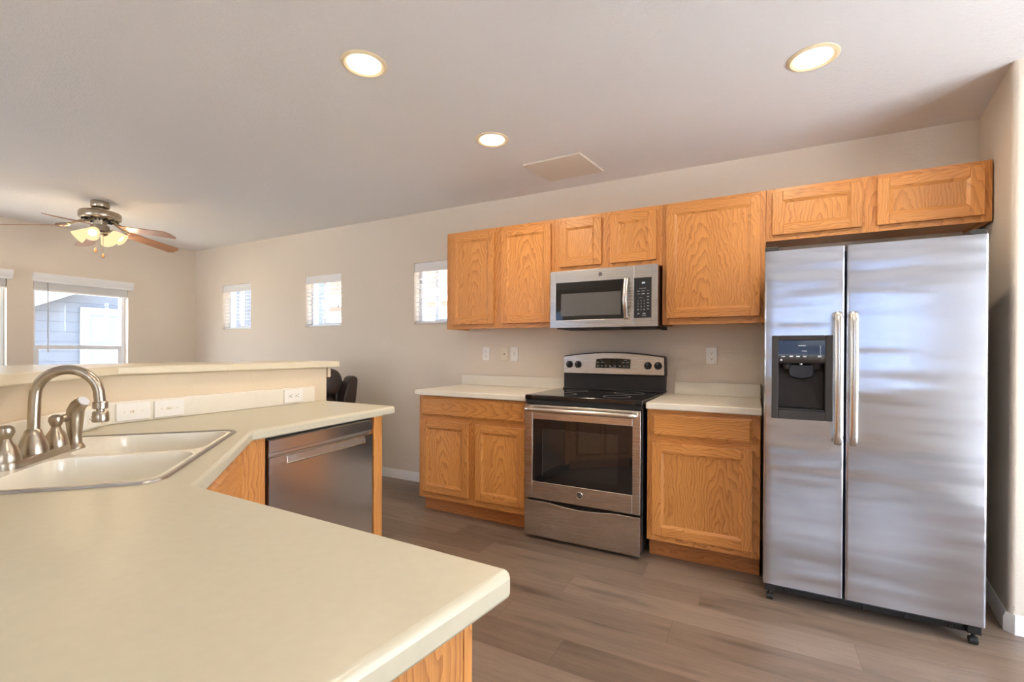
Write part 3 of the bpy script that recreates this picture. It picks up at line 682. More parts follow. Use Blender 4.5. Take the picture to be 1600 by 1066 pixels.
# ------------------------------------------------------------------ microwave
def make_microwave():
    r = thing('microwave', 'stainless over the range microwave hung under the short cabinet', 'microwave', (0.42, -0.2, 1.362))
    x0, x1, yf = 0.058, 0.784, -0.388; z0, z1 = 1.366, 1.7555
    b = MB(); b.box(x0 + 0.002, x1 - 0.002, -0.345, -0.003, z0 + 0.006, z1 - 0.001); b.build('body', M['brownm'], r, bevel=0.002)
    v = MB(); v.box(x0 + 0.03, x1 - 0.03, -0.335, -0.05, z0 - 0.006, z0 + 0.0055)
    for i in range(3): v.box(x0 + 0.08 + i * 0.2, x0 + 0.20 + i * 0.2, -0.32, -0.22, z0 - 0.012, z0 - 0.0062)
    v.box(x1 - 0.03, x1 + 0.0, -0.10, -0.03, z0 - 0.012, z0 + 0.0055)
    v.build('grease_filter', M['char'], r, bevel=0.002)
    xd = 0.632; g = (0.100, 0.588, 1.419, 1.674)
    d = MB(); yb = -0.3455
    d.box(x0, g[0], yf, yb, z0, z1); d.box(g[1], xd - 0.0008, yf, yb, z0, z1); d.box(g[0], g[1], yf, yb, z0, g[2]); d.box(g[0], g[1], yf, yb, g[3], z1)
    do = d.build('door', M['steelx'], r, bevel=0.002)
    MB().box(g[0], g[1], yf + 0.0015, yf + 0.01, g[2], g[3]).build('door_glass', M['blackg'], do, smooth=False)
    MB().box(0.139, 0.551, yf + 0.0005, yf + 0.0012, 1.446, 1.598).build('viewing_window', M['mwwin'], do, smooth=False)
    badge(do, 0.415, yf - 0.0002, 1.7155, 0.0145)
    h = MB(); hx = 0.590; pts = [(hx, -0.395, 1.412), (hx, -0.410, 1.42)] + [(hx, -0.412 - 0.030 * math.sin(PI * i / 12), 1.43 + 0.235 * i / 12) for i in range(13)] + [(hx, -0.410, 1.675), (hx, -0.395, 1.683)]
    rings = []
    for p in pts: rings.append([(p[0] + 0.0135 * math.cos(2 * PI * j / 12), p[1] + 0.006 * math.sin(2 * PI * j / 12), p[2]) for j in range(12)])
    h.loft(rings); h.box(hx - 0.009, hx + 0.009, -0.412, yf - 0.0005, 1.418, 1.432); h.box(hx - 0.009, hx + 0.009, -0.412, yf - 0.0005, 1.664, 1.678)
    h.build('handle', M['handle'], do)
    c = MB(); pg = (0.636, 0.745, 1.420, 1.674)
    c.box(xd + 0.0008, pg[0], yf, yb, z0, z1); c.box(pg[1], x1, yf, yb, z0, z1); c.box(pg[0], pg[1], yf, yb, z0, pg[2]); c.box(pg[0], pg[1], yf, yb, pg[3], z1)
    co = c.build('control_surround', M['steelx'], r, bevel=0.002)
    MB().box(pg[0], pg[1], yf + 0.001, yf + 0.01, pg[2], pg[3]).build('control_panel', M['black'], co, smooth=False)
    pw = parent_world(co); yt = yf + 0.0005
    k = 0
    for rowi, rowt in enumerate(('123', '456', '789', '*0#')):
        for ci, ch in enumerate(rowt):
            if ch in '*#': continue
            text_mesh('keypad_digit', ch, 0.0115, M['lightgrey'], co, Vector((0.662 + ci * 0.0195, yt, 1.528 - rowi * 0.0185)) - pw)
    def bar(cx, cz, wx, wz): MB().box(cx - wx / 2, cx + wx / 2, yf + 0.0002, yf + 0.0012, cz - wz / 2, cz + wz / 2).build('keypad_label', M['grey'], co, smooth=False)
    bar(0.690, 1.607, 0.042, 0.003)
    for cz in (1.590, 1.572):
        bar(0.664, cz, 0.018, 0.003); bar(0.694, cz, 0.020, 0.003 if cz > 1.58 else 0.006)
    bar(0.68, 1.547, 0.026, 0.002)
    for i in range(7): bar(0.724, 1.592 - i * 0.0195, 0.012, 0.005 if i else 0.002)
    bar(0.665, 1.447, 0.012, 0.006); bar(0.700, 1.447, 0.018, 0.007); bar(0.662, 1.4725, 0.010, 0.006); bar(0.701, 1.4725, 0.010, 0.006); bar(0.70, 1.434, 0.024, 0.003)
    for i in range(3): MB().box(0.686 + i * 0.007, 0.691 + i * 0.007, yf + 0.0002, yf + 0.0012, 1.637, 1.646).build('clock_digit', M['led'], co, smooth=False)
    return r
make_microwave()

# ------------------------------------------------------------------ fridge
def make_fridge():
    r = thing('refrigerator', 'stainless side by side refrigerator with ice dispenser in its left door', 'refrigerator', (1.76, -0.4, 0))
    xa, xb, xs = 1.361, 2.159, 1.684; yf, yb = -0.808, -0.745; z0, z1 = 0.088, 1.692
    c = MB(); c.box(xa + 0.016, xb - 0.006, -0.738, -0.05, 0.05, 1.680); c.build('cabinet_body', M['char'], r, bevel=0.004)
    def door_shell(x0, x1, hole=None):
        mb = MB(); cx = (x0 + x1) / 2
        e = 0.010; steps = [(0, e), (0.0, e * 0.6)]
        # rounded vertical edges: build cross-section in xy then extrude in z, hole cut by strips
        def sect(a, b2, la, lb):
            pts = []
            if la: pts += [(a, yb), (a, yf + e)] + [(a + e - e * math.cos(t * PI / 8), yf + e - e * math.sin(t * PI / 8)) for t in range(1, 5)]
            else: pts += [(a, yb), (a, yf)]
            if lb: pts += [(b2 - e + e * math.sin(t * PI / 8), yf + e - e * math.cos(t * PI / 8)) for t in range(0, 4)] + [(b2, yf + e), (b2, yb)]
            else: pts += [(b2, yf), (b2, yb)]
            return pts
        if hole is None:
            mb.prism(sect(x0, x1, True, True), z0, z1)
        else:
            a, b2, c0, c1 = hole
            mb.prism(sect(x0, a, True, False), z0, z1); mb.prism(sect(b2, x1, False, True), z0, z1)
            mb.prism(sect(a, b2, False, False), z0, c0); mb.prism(sect(a, b2, False, False), c1, z1)
        return mb
    H = (1.404, 1.626, 0.90, 1.276)
    fz = door_shell(xa, xs - 0.0035, H).build('freezer_door', M['fridge'], r, angle=30)
    ff = door_shell(xs + 0.0035, xb, None).build('fresh_food_door', M['fridge'], r, angle=30)
    # dispenser
    d = MB(); X0, X1, Z0, Z1 = 1.393, 1.637, 0.890, 1.286
    ix0, ix1, iz0, iz1 = 1.420, 1.607, 0.930, 1.262
    ya, yc = -0.818, -0.80
    outer = roundrect(X0, X1, Z0, Z1, 0.008, 4)
    d.box(X0, ix0, ya, yf - 0.0002, Z0, Z1); d.box(ix1, X1, ya, yf - 0.0002, Z0, Z1); d.box(ix0, ix1, ya, yf - 0.0002, Z0, iz0); d.box(ix0, ix1, ya, yf - 0.0002, iz1, Z1)
    dp = d.build('dispenser_frame', M['char'], fz, bevel=0.004)
    p = MB(); p.prism([(-0.8165, 1.262), (-0.8075, 1.262), (-0.795, 1.158), (-0.8145, 1.158)], ix0, ix1, 'x'); p.build('dispenser_panel', M['blackg'], dp, smooth=False)
    for x, wz in ((1.440, .004), (1.473, .007), (1.500, .006), (1.527, .006), (1.585, .008)): MB().box(x - 0.007, x + 0.007, -0.8162, -0.8152, 1.184, 1.184 + wz).build('dispenser_button', M['lightgrey'], dp, smooth=False)
    MB().box(1.50, 1.53, -0.8170, -0.8160, 1.236, 1.239).build('printed_mark', M['lightgrey'], dp, smooth=False)
    MB().box(1.515, 1.535, -0.8166, -0.8156, 1.211, 1.214).build('printed_mark', M['lightgrey'], dp, smooth=False)
    MB().tube([(1.588, -0.8166, 1.19), (1.588, -0.8170, 1.238)], 0.001, 6).build('printed_mark', M['lightgrey'], dp)
    MB().lathe([(0.005, 0), (0.005, 0.001), (0.0005, 0.001)], (1.432, -0.8145, 1.170), 12, (0, -1, 0)).build('indicator_light', M['lightgrey'], dp)
    cv = MB(); yk = -0.700
    cv.box(ix0, ix1, yk, yk + 0.004, iz0, 1.158); cv.box(ix0 - 0.003, ix0, -0.812, yk, iz0, 1.158); cv.box(ix1, ix1 + 0.003, -0.812, yk, iz0, 1.158)
    cv.box(ix0, ix1, -0.80, yk, 1.1545, 1.158); cv.box(ix0, ix1, -0.815, yk, iz0 - 0.003, iz0)
    cv.build('dispenser_recess', M['blackm'], dp, smooth=False)
    bk = MB(); bk.box(1.45, 1.59, yk - 0.012, yk - 0.0005, 0.945, 1.10); bk.build('recess_back', M['char'], dp, bevel=0.006)
    lv = MB(); n = 14
    prof = [(-0.045, 1.150), (0.045, 1.150), (0.052, 1.12), (0.047, 1.092), (0.025, 1.084), (0, 1.081), (-0.025, 1.084), (-0.047, 1.092), (-0.052, 1.12)]
    lv.prism([(1.515 + a, z) for a, z in prof], -0.79, -0.735, 'y'); lv.build('dispenser_paddle', M['black'], dp, bevel=0.006)
    sp = MB()
    for cx in (1.462, 1.574): sp.lathe([(0.026, 0), (0.028, 0.012), (0.022, 0.03), (0.0005, 0.034)], (cx, -0.76, 1.154), 16, (0, 0, -1))
    sp.build('dispenser_chute', M['char'], dp)
    MB().lathe([(0.006, 0), (0.006, 0.004), (0.003, 0.006), (0.0005, 0.006)], (1.512, -0.8005, 1.152), 12, (0, -1, 0)).build('dispenser_light', M['chrome'], dp)
    tr = MB(); tr.prism([(1.422, -0.705), (1.605, -0.705), (1.605, -0.812), (1.56, -0.8155), (1.515, -0.8165), (1.47, -0.8155), (1.422, -0.812)], iz0 + 0.0002, iz0 + 0.010); tr.build('drip_tray', M['black'], dp, bevel=0.002)
    # handles
    for hx, par in ((1.651, fz), (1.707, ff)):
        h = MB(); zz0, zz1 = 0.792, 1.390; pts = [(yf - 0.0005, zz0 + 0.012)]
        prof = [(-0.8085, zz0 + 0.030, .8), (-0.835, zz0 + 0.006, 1.0), (-0.852, zz0 + 0.004, 1.0), (-0.864, zz0 + 0.02, 1.0), (-0.866, zz0 + 0.06, 1.0), (-0.874, 1.09, 1.0), (-0.866, zz1 - 0.06, 1.0), (-0.864, zz1 - 0.02, 1.0), (-0.852, zz1 - 0.004, 1.0), (-0.835, zz1 - 0.006, 1.0), (-0.8085, zz1 - 0.030, .8)]
        rings = []
        for i, (y, z, sc) in enumerate(prof):
            a = prof[max(0, i - 1)]; b2 = prof[min(len(prof) - 1, i + 1)]
            t = Vector((0, b2[0] - a[0], b2[1] - a[1])).normalized(); nn = Vector((0, -t.z, t.y))
            rings.append([Vector((hx, y, z)) + Vector((1, 0, 0)) * (0.0155 * sc * math.cos(2 * PI * j / 14)) + nn * (0.009 * sc * math.sin(2 * PI * j / 14)) for j in range(14)])
        h.loft(rings); h.build('handle', M['handle'], par, sub=1, angle=80)
    g = MB(); g.box(xa + 0.03, xb - 0.03, -0.742, -0.73, 0.03, 0.082)
    g.tube([(xa + 0.05, -0.748, 0.060), (xb - 0.05, -0.748, 0.060)], 0.006, 8)
    for i in range(5): g.box(xa + 0.10 + i * 0.15, xa + 0.112 + i * 0.15, -0.750, -0.742, 0.032, 0.082)
    g.build('base_grille', M['black'], r, bevel=0.002)
    for x in (xa + 0.03, xb - 0.03):
        k = MB(); k.box(x - 0.022, x + 0.022, -0.79, -0.70, 0.046, 0.084); k.lathe([(0.016, -0.014), (0.016, 0.014)], (x, -0.775, 0.0165), 18, (1, 0, 0)); k.lathe([(0.007, 0), (0.007, 0.035)], (x, -0.775, 0.018), 10)
        k.build('roller', M['black'], r, bevel=0.002)
        hc = MB(); hc.box(x - 0.028, x + 0.028, -0.795, -0.70, 1.693, 1.716); hc.build('hinge_cover', M['char'], r, bevel=0.005)
    return r
make_fridge()

# ------------------------------------------------------------------ peninsula: countertop, sink, faucet, cabinets, dishwasher
FA, FB = Vector((0.245, -2.790)), Vector((-0.290, -2.315))
ctop = [(1.030, -2.806), (FA.x, FA.y), (FB.x, FB.y), (-0.352, -1.492), (-0.745, -1.492), (-0.745, -1.492)]
bsn = -0.5245
ctop = [(1.030, -2.806), (FA.x, FA.y), (FB.x, FB.y), (-0.352, -1.492), (XK + 0.0015, -1.492), diag_at_x(XK + 0.0015, bsn + 0.001), diag_at_y(-3.455, bsn + 0.001), (0.935, -3.455)]
SL, SD = 0.700, 0.490                     # sink length along the diagonal, depth
def sloc(s, n): return pl(s, n)
hole = [sloc(*p) for p in roundrect(0.012, SL - 0.012, -SD + 0.012, -0.012, 0.045, 6)]
pen = thing('countertop', 'big cream peninsula countertop with the sink set into its diagonal corner', 'countertop', (0.3, -2.9, 0.876))
def round_corner(poly, k, r, n=5):
    p, a, b2 = Vector(poly[k]), Vector(poly[k - 1]), Vector(poly[(k + 1) % len(poly)])
    d1, d2 = (a - p).normalized(), (b2 - p).normalized()
    q0, q1 = p + d1 * r, p + d2 * r
    arc = [tuple((q0 * (1 - t) ** 2 + p * (2 * t * (1 - t)) + q1 * t ** 2)) for t in [i / n for i in range(n + 1)]]
    return poly[:k] + arc + poly[k + 1:]
def inset(poly, d):
    """move every edge of a polygon inwards by d"""
    n = len(poly); P = [Vector(p) for p in poly]
    area = sum(P[i].x * P[(i + 1) % n].y - P[(i + 1) % n].x * P[i].y for i in range(n)); sg = 1 if area > 0 else -1; out = []
    for i in range(n):
        e0 = (P[i] - P[i - 1]).normalized(); e1 = (P[(i + 1) % n] - P[i]).normalized()
        n0 = Vector((-e0.y, e0.x)) * sg; n1 = Vector((-e1.y, e1.x)) * sg; m_ = (n0 + n1)
        out.append(tuple(P[i] + m_ * (d / max(0.25, 1 + n0.dot(n1)))))
    return out
cp_ = round_corner(round_corner(ctop, 3, 0.022), 0, 0.026) if False else round_corner(ctop, 3, 0.014)
cp_ = round_corner(cp_, 0, 0.013) if True else cp_
mb = MB(); rings = []
for dd, z in ((0.005, 0.876), (0.0015, 0.8775), (0.0, 0.881), (0.0, 0.902), (0.0012, 0.907), (0.0045, 0.9112), (0.007, 0.9130), (0.0098, 0.914)):
    rings.append([(q[0], q[1], z) for q in inset(cp_, dd)])
mb.loft(rings, cap0=False, cap1=False)
def flat_with_hole(mb, outer, hole_, z):
    bm = bmesh.new()
    for lp in (outer, hole_):
        vs = [bm.verts.new((q[0], q[1], z)) for q in lp]
        for i in range(len(vs)): bm.edges.new((vs[i], vs[(i + 1) % len(vs)]))
    bmesh.ops.triangle_fill(bm, use_beauty=True, use_dissolve=False, edges=bm.edges[:], normal=(0, 0, 1)); bm.verts.index_update()
    mb.add([v.co[:] for v in bm.verts], [[v.index for v in f.verts] for f in bm.faces]); bm.free()
flat_with_hole(mb, inset(cp_, 0.0098), hole, 0.914); flat_with_hole(mb, inset(cp_, 0.005), hole, 0.876)
nh_ = len(hole); mb.add([(q[0], q[1], 0.876) for q in hole] + [(q[0], q[1], 0.914) for q in hole], [(i, (i + 1) % nh_, nh_ + (i + 1) % nh_, nh_ + i) for i in range(nh_)])
wt = mb.build('worktop', M['lam'], pen, angle=50)
bm = bmesh.new(); bm.from_mesh(wt.data); bmesh.ops.remove_doubles(bm, verts=bm.verts, dist=2e-5); bmesh.ops.recalc_face_normals(bm, faces=bm.faces); bm.to_mesh(wt.data); bm.free()
for pg in wt.data.polygons: pg.use_smooth = abs(pg.normal.z) < 0.998 and abs(pg.normal.z) > 0.02
bk = MB(); t = 0.018
bp = [(XK + 0.0018, -1.561), diag_at_x(XK + 0.0018, bsn + 0.0008), diag_at_y(-3.45, bsn + 0.0008), diag_at_y(-3.45, bsn + t), diag_at_x(XK + t, bsn + t), (XK + t, -1.561)]
bk.prism(bp, 0.9145, 1.001); bk.build('backsplash', M['lam2'], pen, bevel=0.003, smooth=False)

TH = math.atan2(U.y, U.x)
def make_sink():
    r = thing('sink', 'cream double bowl drop in sink with thin steel rim', 'sink', (A0.x, A0.y, 0.914), TH)
    zt = 0.003
    b1 = roundrect(0.026, 0.338, -0.352, -0.024, 0.055, 6); b2 = roundrect(0.362, SL - 0.026, -0.352, -0.024, 0.055, 6)
    fl = MB(); plate_with_hole(fl, roundrect(0.014, SL - 0.014, -SD + 0.014, -0.014, 0.042, 6), [b1, b2], -0.006, zt)
    o = fl.build('sink_deck', M['enamel'], r, world=False, smooth=False, bevel=0.003)
    for bb in (b1, b2):
        cx = sum(p[0] for p in bb) / len(bb); cy = sum(p[1] for p in bb) / len(bb)
        def sc(f, z): return [(cx + (p[0] - cx) * f, cy + (p[1] - cy) * f, z) for p in bb]
        m = MB(); m.loft([sc(1.0, zt - 0.0005), sc(0.985, -0.008), sc(0.965, -0.05), sc(0.94, -0.15), sc(0.91, -0.172), sc(0.85, -0.182), sc(0.5, -0.186), sc(0.12, -0.188)], cap0=False)
        bo = m.build('bowl', M['enamel'], r, world=False, angle=60)
        q = MB(); q.lathe([(0.043, 0), (0.040, 0.003), (0.030, 0.001), (0.0005, -0.004)], (cx, cy, -0.187), 24); d = q.build('drain', M['rim'], None); d.parent = bo; d.location = (0, 0, 0)
    rm = MB(); rings = []
    for i, z in ((0.0, 0.0006), (0.002, 0.005), (0.010, 0.0055), (0.0145, 0.0032)):
        rings.append([(p[0], p[1], z) for p in roundrect(i, SL - i, -SD + i, -i, 0.05 - i * 0.5, 6)])
    rm.loft(rings, cap0=False, cap1=False); rm.build('rim', M['rim'], r, world=False)
    return r
make_sink()
def make_faucet():
    c = pl(0.365, -0.395)
    r = thing('faucet', 'brushed nickel high arc two handle faucet behind the sink', 'faucet', (c[0], c[1], 0.9175), TH)
    b = MB(); base_ = roundrect(-0.124, 0.124, -0.028, 0.028, 0.024, 5)
    b.loft([[(p[0], p[1], 0.0) for p in base_], [(p[0], p[1], 0.012) for p in base_], [(p[0] * .985, p[1] * .92, 0.018) for p in base_]])
    b.build('base_plate', M['nickel'], r, world=False)
    s = MB(); R = 0.068; pts = [(0, 0, 0.05), (0, 0.001, 0.10), (0, 0.003, 0.155)] + [(0, 0.004 + R - R * math.cos(a), 0.165 + R * 1.02 * math.sin(a)) for a in [PI * i / 18 for i in range(0, 19)]] + [(0, 0.142, 0.145)]
    s.tube(pts, 0.0125, 16); s.lathe([(0.031, 0.0), (0.030, 0.012), (0.025, 0.032), (0.019, 0.048), (0.0165, 0.058), (0.0125, 0.062)], (0, 0, 0.018), 24)
    sp = s.build('spout', M['nickel'], r, world=False)
    a = MB(); a.lathe([(0.0145, 0.0), (0.0165, 0.002), (0.0165, 0.018), (0.0145, 0.020)], (0, 0.1425, 0.128), 20); a.lathe([(0.009, 0), (0.009, 0.008)], (0, 0.1427, 0.121), 14)
    a.lathe([(0.0175, 0), (0.0185, 0.003), (0.0175, 0.026), (0.015, 0.029)], (0, 0.143, 0.093), 20); ao = a.build('aerator', M['nickel'], None); ao.parent = sp
    for i, x in enumerate((-0.095, 0.098)):
        h = MB(); h.lathe([(0.0275, 0), (0.0275, 0.006), (0.025, 0.018), (0.020, 0.034), (0.012, 0.046), (0.010, 0.054), (0.013, 0.060), (0.0165, 0.070), (0.0150, 0.080), (0.008, 0.086), (0.0005, 0.087)], (x, 0, 0.018), 24)
        dv = (Vector((-0.75, 0.22, 0.10)) if i == 0 else Vector((0.62, -0.6, -0.05))).normalized(); ll = 0.46 if i == 0 else 1.0
        p0 = Vector((x, 0, 0.088)); h.tube([p0 + dv * (d * ll) for d in (0.012, 0.03, 0.045, 0.06, 0.078, 0.082)], [0.0085, 0.0085, 0.0105, 0.0115, 0.0095, 0.004], 12)
        h.build('handle', M['nickel'], r, world=False)
    return r
make_faucet()
def make_sprayer():
    c = pl(0.213, -0.38)
    r = thing('side_sprayer', 'brushed nickel pull out side sprayer standing beside the faucet', 'sprayer', (c[0], c[1], 0.9175), TH)
    b = MB(); b.lathe([(0.0245, 0), (0.0238, 0.004), (0.020, 0.010), (0.017, 0.014), (0.0165, 0.026)], (0, 0, 0), 22); b.build('collar', M['nickel'], r, world=False)
    s = MB(); s.tube([(0, 0, 0.0265), (0, 0, 0.032), (0, 0, 0.05), (0, 0, 0.085), (0, 0.002, 0.108), (0.004, 0.010, 0.124), (0.009, 0.024, 0.136)], [0.0165, 0.0155, 0.0175, 0.0205, 0.0205, 0.019, 0.0165], 18)
    so = s.build('wand', M['nickel'], r, world=False, angle=70)
    f = MB(); f.lathe([(0.0145, 0.0), (0.0145, 0.003), (0.0005, 0.003)], (0.0092, 0.0245, 0.1365), 18, (0.32, 0.75, 0.6)); fo = f.build('spray_face', M['lightgrey'], None); fo.parent = so
    return r
make_sprayer()

# dishwasher run
D0 = Vector((-0.322, -2.243)); D1 = Vector((-0.374, -1.632)); dl = (D1 - D0).length; TD = math.atan2((D1 - D0).y, (D1 - D0).x)
def make_dishwasher():
    r = thing('dishwasher', 'stainless dishwasher with bar pocket handle under the peninsula counter', 'dishwasher', (D0.x, D0.y, 0), TD)
    L = dl
    b = MB(); b.box(0.012, L - 0.006, 0.045, 0.52, 0.06, 0.868); b.build('tub', M['black'], r, world=False)
    t = MB(); t.box(0.006, L - 0.004, 0.012, 0.05, 0.8625, 0.873); t.box(0.02, 0.05, 0.004, 0.012, 0.8625, 0.870); t.box(0.3, 0.34, 0.004, 0.012, 0.8625, 0.870); t.build('control_strip', M['blackm'], r, world=False, bevel=0.002)
    sd = MB(); sd.box(0.014, 0.0155, 0.003, 0.044, 0.11, 0.858); sd.build('door_side', M['brownm'], r, world=False)  # brown reflection along the door edge, put in as colour
    d = MB(); x0, x1 = 0.016, L - 0.004
    prof = [(0.0, 0.108), (0.0, 0.790), (0.008, 0.797), (0.009, 0.806), (0.001, 0.811), (0.001, 0.856), (0.006, 0.8615), (0.044, 0.8615), (0.044, 0.108)]
    d.prism(prof, x0, x1, 'x'); do = d.build('door', M['dwsteel'], r, world=False, angle=25)
    h = MB(); a, c2 = 0.085, L - 0.075
    h.prism([(-0.0005, 0.754), (-0.020, 0.756), (-0.021, 0.7605), (-0.018, 0.762), (-0.0145, 0.786), (-0.0005, 0.789)], a, c2, 'x')
    ho = h.build('handle', M['handle'], None, bevel=0.002); ho.parent = do
    k = MB(); k.box(0.01, L - 0.004, 0.055, 0.07, 0.002, 0.1); k.build('toe_kick', M['blackm'], r, world=False)
    vn = MB()
    for i in range(10): vn.box(0.0100, 0.0138, 0.014, 0.030, 0.69 + i * 0.010, 0.695 + i * 0.010)
    vn.build('side_vent', M['blackm'], r, world=False, smooth=False)
    return r
make_dishwasher()
# end panel beside the dishwasher
ep = thing('end_panel', 'narrow oak end panel closing the peninsula beside the dishwasher', 'panel', (D0.x, D0.y, 0), TD)
e = MB(); e.box(dl + 0.004, dl + 0.066, -0.004, 0.016, 0.002, 0.8745); e.build('stile', M['oakv'], ep, world=False, bevel=0.002)
e = MB(); e.box(dl + 0.047, dl + 0.066, 0.016, 0.50, 0.002, 0.8745); e.build('panel', M['oakv'], ep, world=False, smooth=False)
# diagonal sink base, local x runs from the dishwasher corner towards the near slab
TS = math.atan2((FA - FB).y, (FA - FB).x); so = FB + Vector((math.cos(TS + PI / 2), math.sin(TS + PI / 2))) * -0.036
sb = thing('sink_base_cabinet', 'diagonal oak sink base cabinet in the inner corner of the peninsula', 'cabinet', (so.x, so.y, 0), TS)
Ls = (FA - FB).length
# seen from the kitchen its front faces local +y, so parts are built at y<0
def flipbox(mb, x0, x1, y0, y1, z0, z1, mat=0): return mb.box(x0, x1, -y1, -y0, z0, z1, mat)
c = MB(); flipbox(c, 0.0, Ls, 0.0, 0.019, 0.10, 0.8745); c.build('face_frame', M['oakv'], sb, world=False, smooth=False)
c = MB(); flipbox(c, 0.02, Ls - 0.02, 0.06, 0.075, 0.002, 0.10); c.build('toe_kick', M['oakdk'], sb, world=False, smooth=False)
def front_pos_y(parent, x0, x1, z0, z1, name):
    e = 0.016; mb = MB()
    rg = lambda i, y: [(x0 + i, y, z0 + i), (x1 - i, y, z0 + i), (x1 - i, y, z1 - i), (x0 + i, y, z1 - i)]
    mb.loft([rg(0, 0.0005), rg(0, 0.011), rg(e * 0.5, 0.014), rg(e, 0.019)])
    return mb.build(name, M['oakh' if name == 'drawer_front' else 'oakv'], parent, world=False, smooth=False)
front_pos_y(sb, 0.075, Ls - 0.075, 0.725, 0.853, 'drawer_front')
for a, b2 in ((0.075, Ls / 2 - 0.02), (Ls / 2 + 0.02, Ls - 0.075)): front_pos_y(sb, a, b2, 0.15, 0.69, 'door')
# filler stile between the sink base and the dishwasher
fl = MB(); q0 = so; q1 = D0
dirv = (D0 - so).normalized(); nv = Vector((dirv.y, -dirv.x))
fl.prism([(so.x + 0.001, so.y + 0.001), (D0.x + 0.0, D0.y - 0.002), (D0.x - 0.05, D0.y - 0.002), (so.x - 0.05, so.y - 0.02)], 0.08, 0.8745)
tag(fl.build('filler_strip', M['oakv'], smooth=False), 'oak filler strip between the sink base and the dishwasher', 'panel')
# near slab cabinet
nb = thing('base_cabinet', 'oak base cabinet under the near end of the peninsula', 'cabinet', (0.6, -3.1, 0))
c = MB()
c.prism([(0.33, -2.852), (0.972, -2.852), (0.905, -3.44), (0.33, -3.44)], 0.10, 0.8745)
c.build('carcass', M['oakv'], nb, smooth=False)
c = MB(); c.prism([(0.33, -2.832), (0.982, -2.832), (0.981, -2.851), (0.33, -2.851)], 0.10, 0.8745); c.build('face_frame', M['oakv'], nb, smooth=False, bevel=0.002)
c = MB(); c.prism([(0.973, -2.853), (0.980, -2.853), (0.914, -3.44), (0.907, -3.44)], 0.002, 0.8745); c.build('end_panel', M['oakv'], nb, smooth=False)
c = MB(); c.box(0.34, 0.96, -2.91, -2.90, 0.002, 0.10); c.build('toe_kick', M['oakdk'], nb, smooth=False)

# ------------------------------------------------------------------ wall plates
def plate(kind, label, pos, face, horizontal=False, mat='white', name=None, group=None):
    """face: angle of the outward normal about z"""
    r = thing(name or ('wall_outlet' if kind == 'outlet' else 'light_switch' if kind == 'switch' else 'wall_plate'), label, 'outlet' if kind == 'outlet' else 'switch' if kind == 'switch' else 'wall plate', pos, face + PI / 2, group)
    W2, H2 = (0.0575, 0.035) if horizontal else (0.035, 0.0575)
    m = MB(); o1 = roundrect(-W2, W2, -H2, H2, 0.004, 3)
    m.loft([[(p[0], -0.0004, p[1]) for p in o1], [(p[0], -0.0035, p[1]) for p in o1], [(p[0] * 0.95, -0.0062, p[1] * 0.95) for p in o1]])
    m.build('cover_plate', M[mat], r, world=False)
    def xz(a, b2): return (b2, a) if horizontal else (a, b2)
    if kind == 'outlet':
        for s in (-1, 1):
            c = xz(0, s * 0.0195); q = MB(); rr = roundrect(-0.0165, 0.0165, -0.0135, 0.0135, 0.011, 4) if not horizontal else roundrect(-0.0135, 0.0135, -0.0165, 0.0165, 0.011, 4)
            q.loft([[(c[0] + p[0], -0.006, c[1] + p[1]) for p in rr], [(c[0] + p[0], -0.0078, c[1] + p[1]) for p in rr]])
            so_ = q.build('socket', M[mat], r, world=False)
            h = MB()
            for (a, b2, w_, h_) in ((-0.0065, 0.004, 0.0012, 0.0042), (0.0065, 0.004, 0.0012, 0.0036), (0, -0.006, 0.0026, 0.0026)):
                k = xz(a, b2); ww, hh = xz(w_, h_); h.box(c[0] + k[0] - ww, c[0] + k[0] + ww, -0.0082, -0.0077, c[1] + k[1] - hh, c[1] + k[1] + hh)
            ho = h.build('slots', M['slot'], None, smooth=False); ho.parent = so_
    elif kind == 'switch':
        w_, h_ = xz(0.0055, 0.0125); q = MB(); q.box(-w_, w_, -0.0066, -0.006, -h_, h_); q.build('switch_frame', M['ivory'], r, world=False, smooth=False)
        q = MB(); w_, h_ = xz(0.004, 0.0065); k = xz(0, 0.004); q.box(k[0] - w_, k[0] + w_, -0.0125, -0.0066, k[1] - h_, k[1] + h_); q.build('toggle', M[mat], r, world=False, bevel=0.001)
        q = MB()
        for s in (-1, 1): k = xz(0, s * 0.030); q.lathe([(0.003, 0), (0.0028, 0.0009), (0.0005, 0.0009)], (k[0], -0.006, k[1]), 10, (0, -1, 0))
        q.build('screw', M['ivory'], r, world=False)
    else:
        q = MB(); q.lathe([(0.006, 0), (0.006, 0.001), (0.004, 0.0012), (0.0005, 0.0012)], (0, -0.006, -0.003), 14, (0, -1, 0)); q.build('jack', M['slot'], r, world=False)
    return r
wy = -0.0006
plate('outlet', 'white upright outlet on the wall above the left countertop, left of the trio', (-0.688, wy, 1.18), -PI / 2, group='plates on the kitchen wall')
plate('jack', 'ivory jack plate on the wall, middle of the trio above the left countertop', (-0.512, wy, 1.182), -PI / 2, mat='ivory', group='plates on the kitchen wall')
plate('switch', 'white upright switch plate on the wall, right of the trio beside the range', (-0.420, wy, 1.180), -PI / 2, group='plates on the kitchen wall')
plate('outlet', 'white upright outlet on the wall above the counter beside the fridge', (1.066, wy, 1.18), -PI / 2, group='plates on the kitchen wall')
bf = XK + t + 0.0006
plate('switch', 'white sideways switch plate on the backsplash, next to the sink corner', (bf, -2.427, 0.958), 0, True, group='plates on the peninsula backsplash')
plate('switch', 'white sideways switch plate on the backsplash, second from the sink corner', (bf, -2.298, 0.957), 0, True, group='plates on the peninsula backsplash')
plate('outlet', 'white sideways outlet on the backsplash behind the dishwasher', (bf, -1.700, 0.959), 0, True, group='plates on the peninsula backsplash')
po = pl(-0.155, bsn + t + 0.0006)
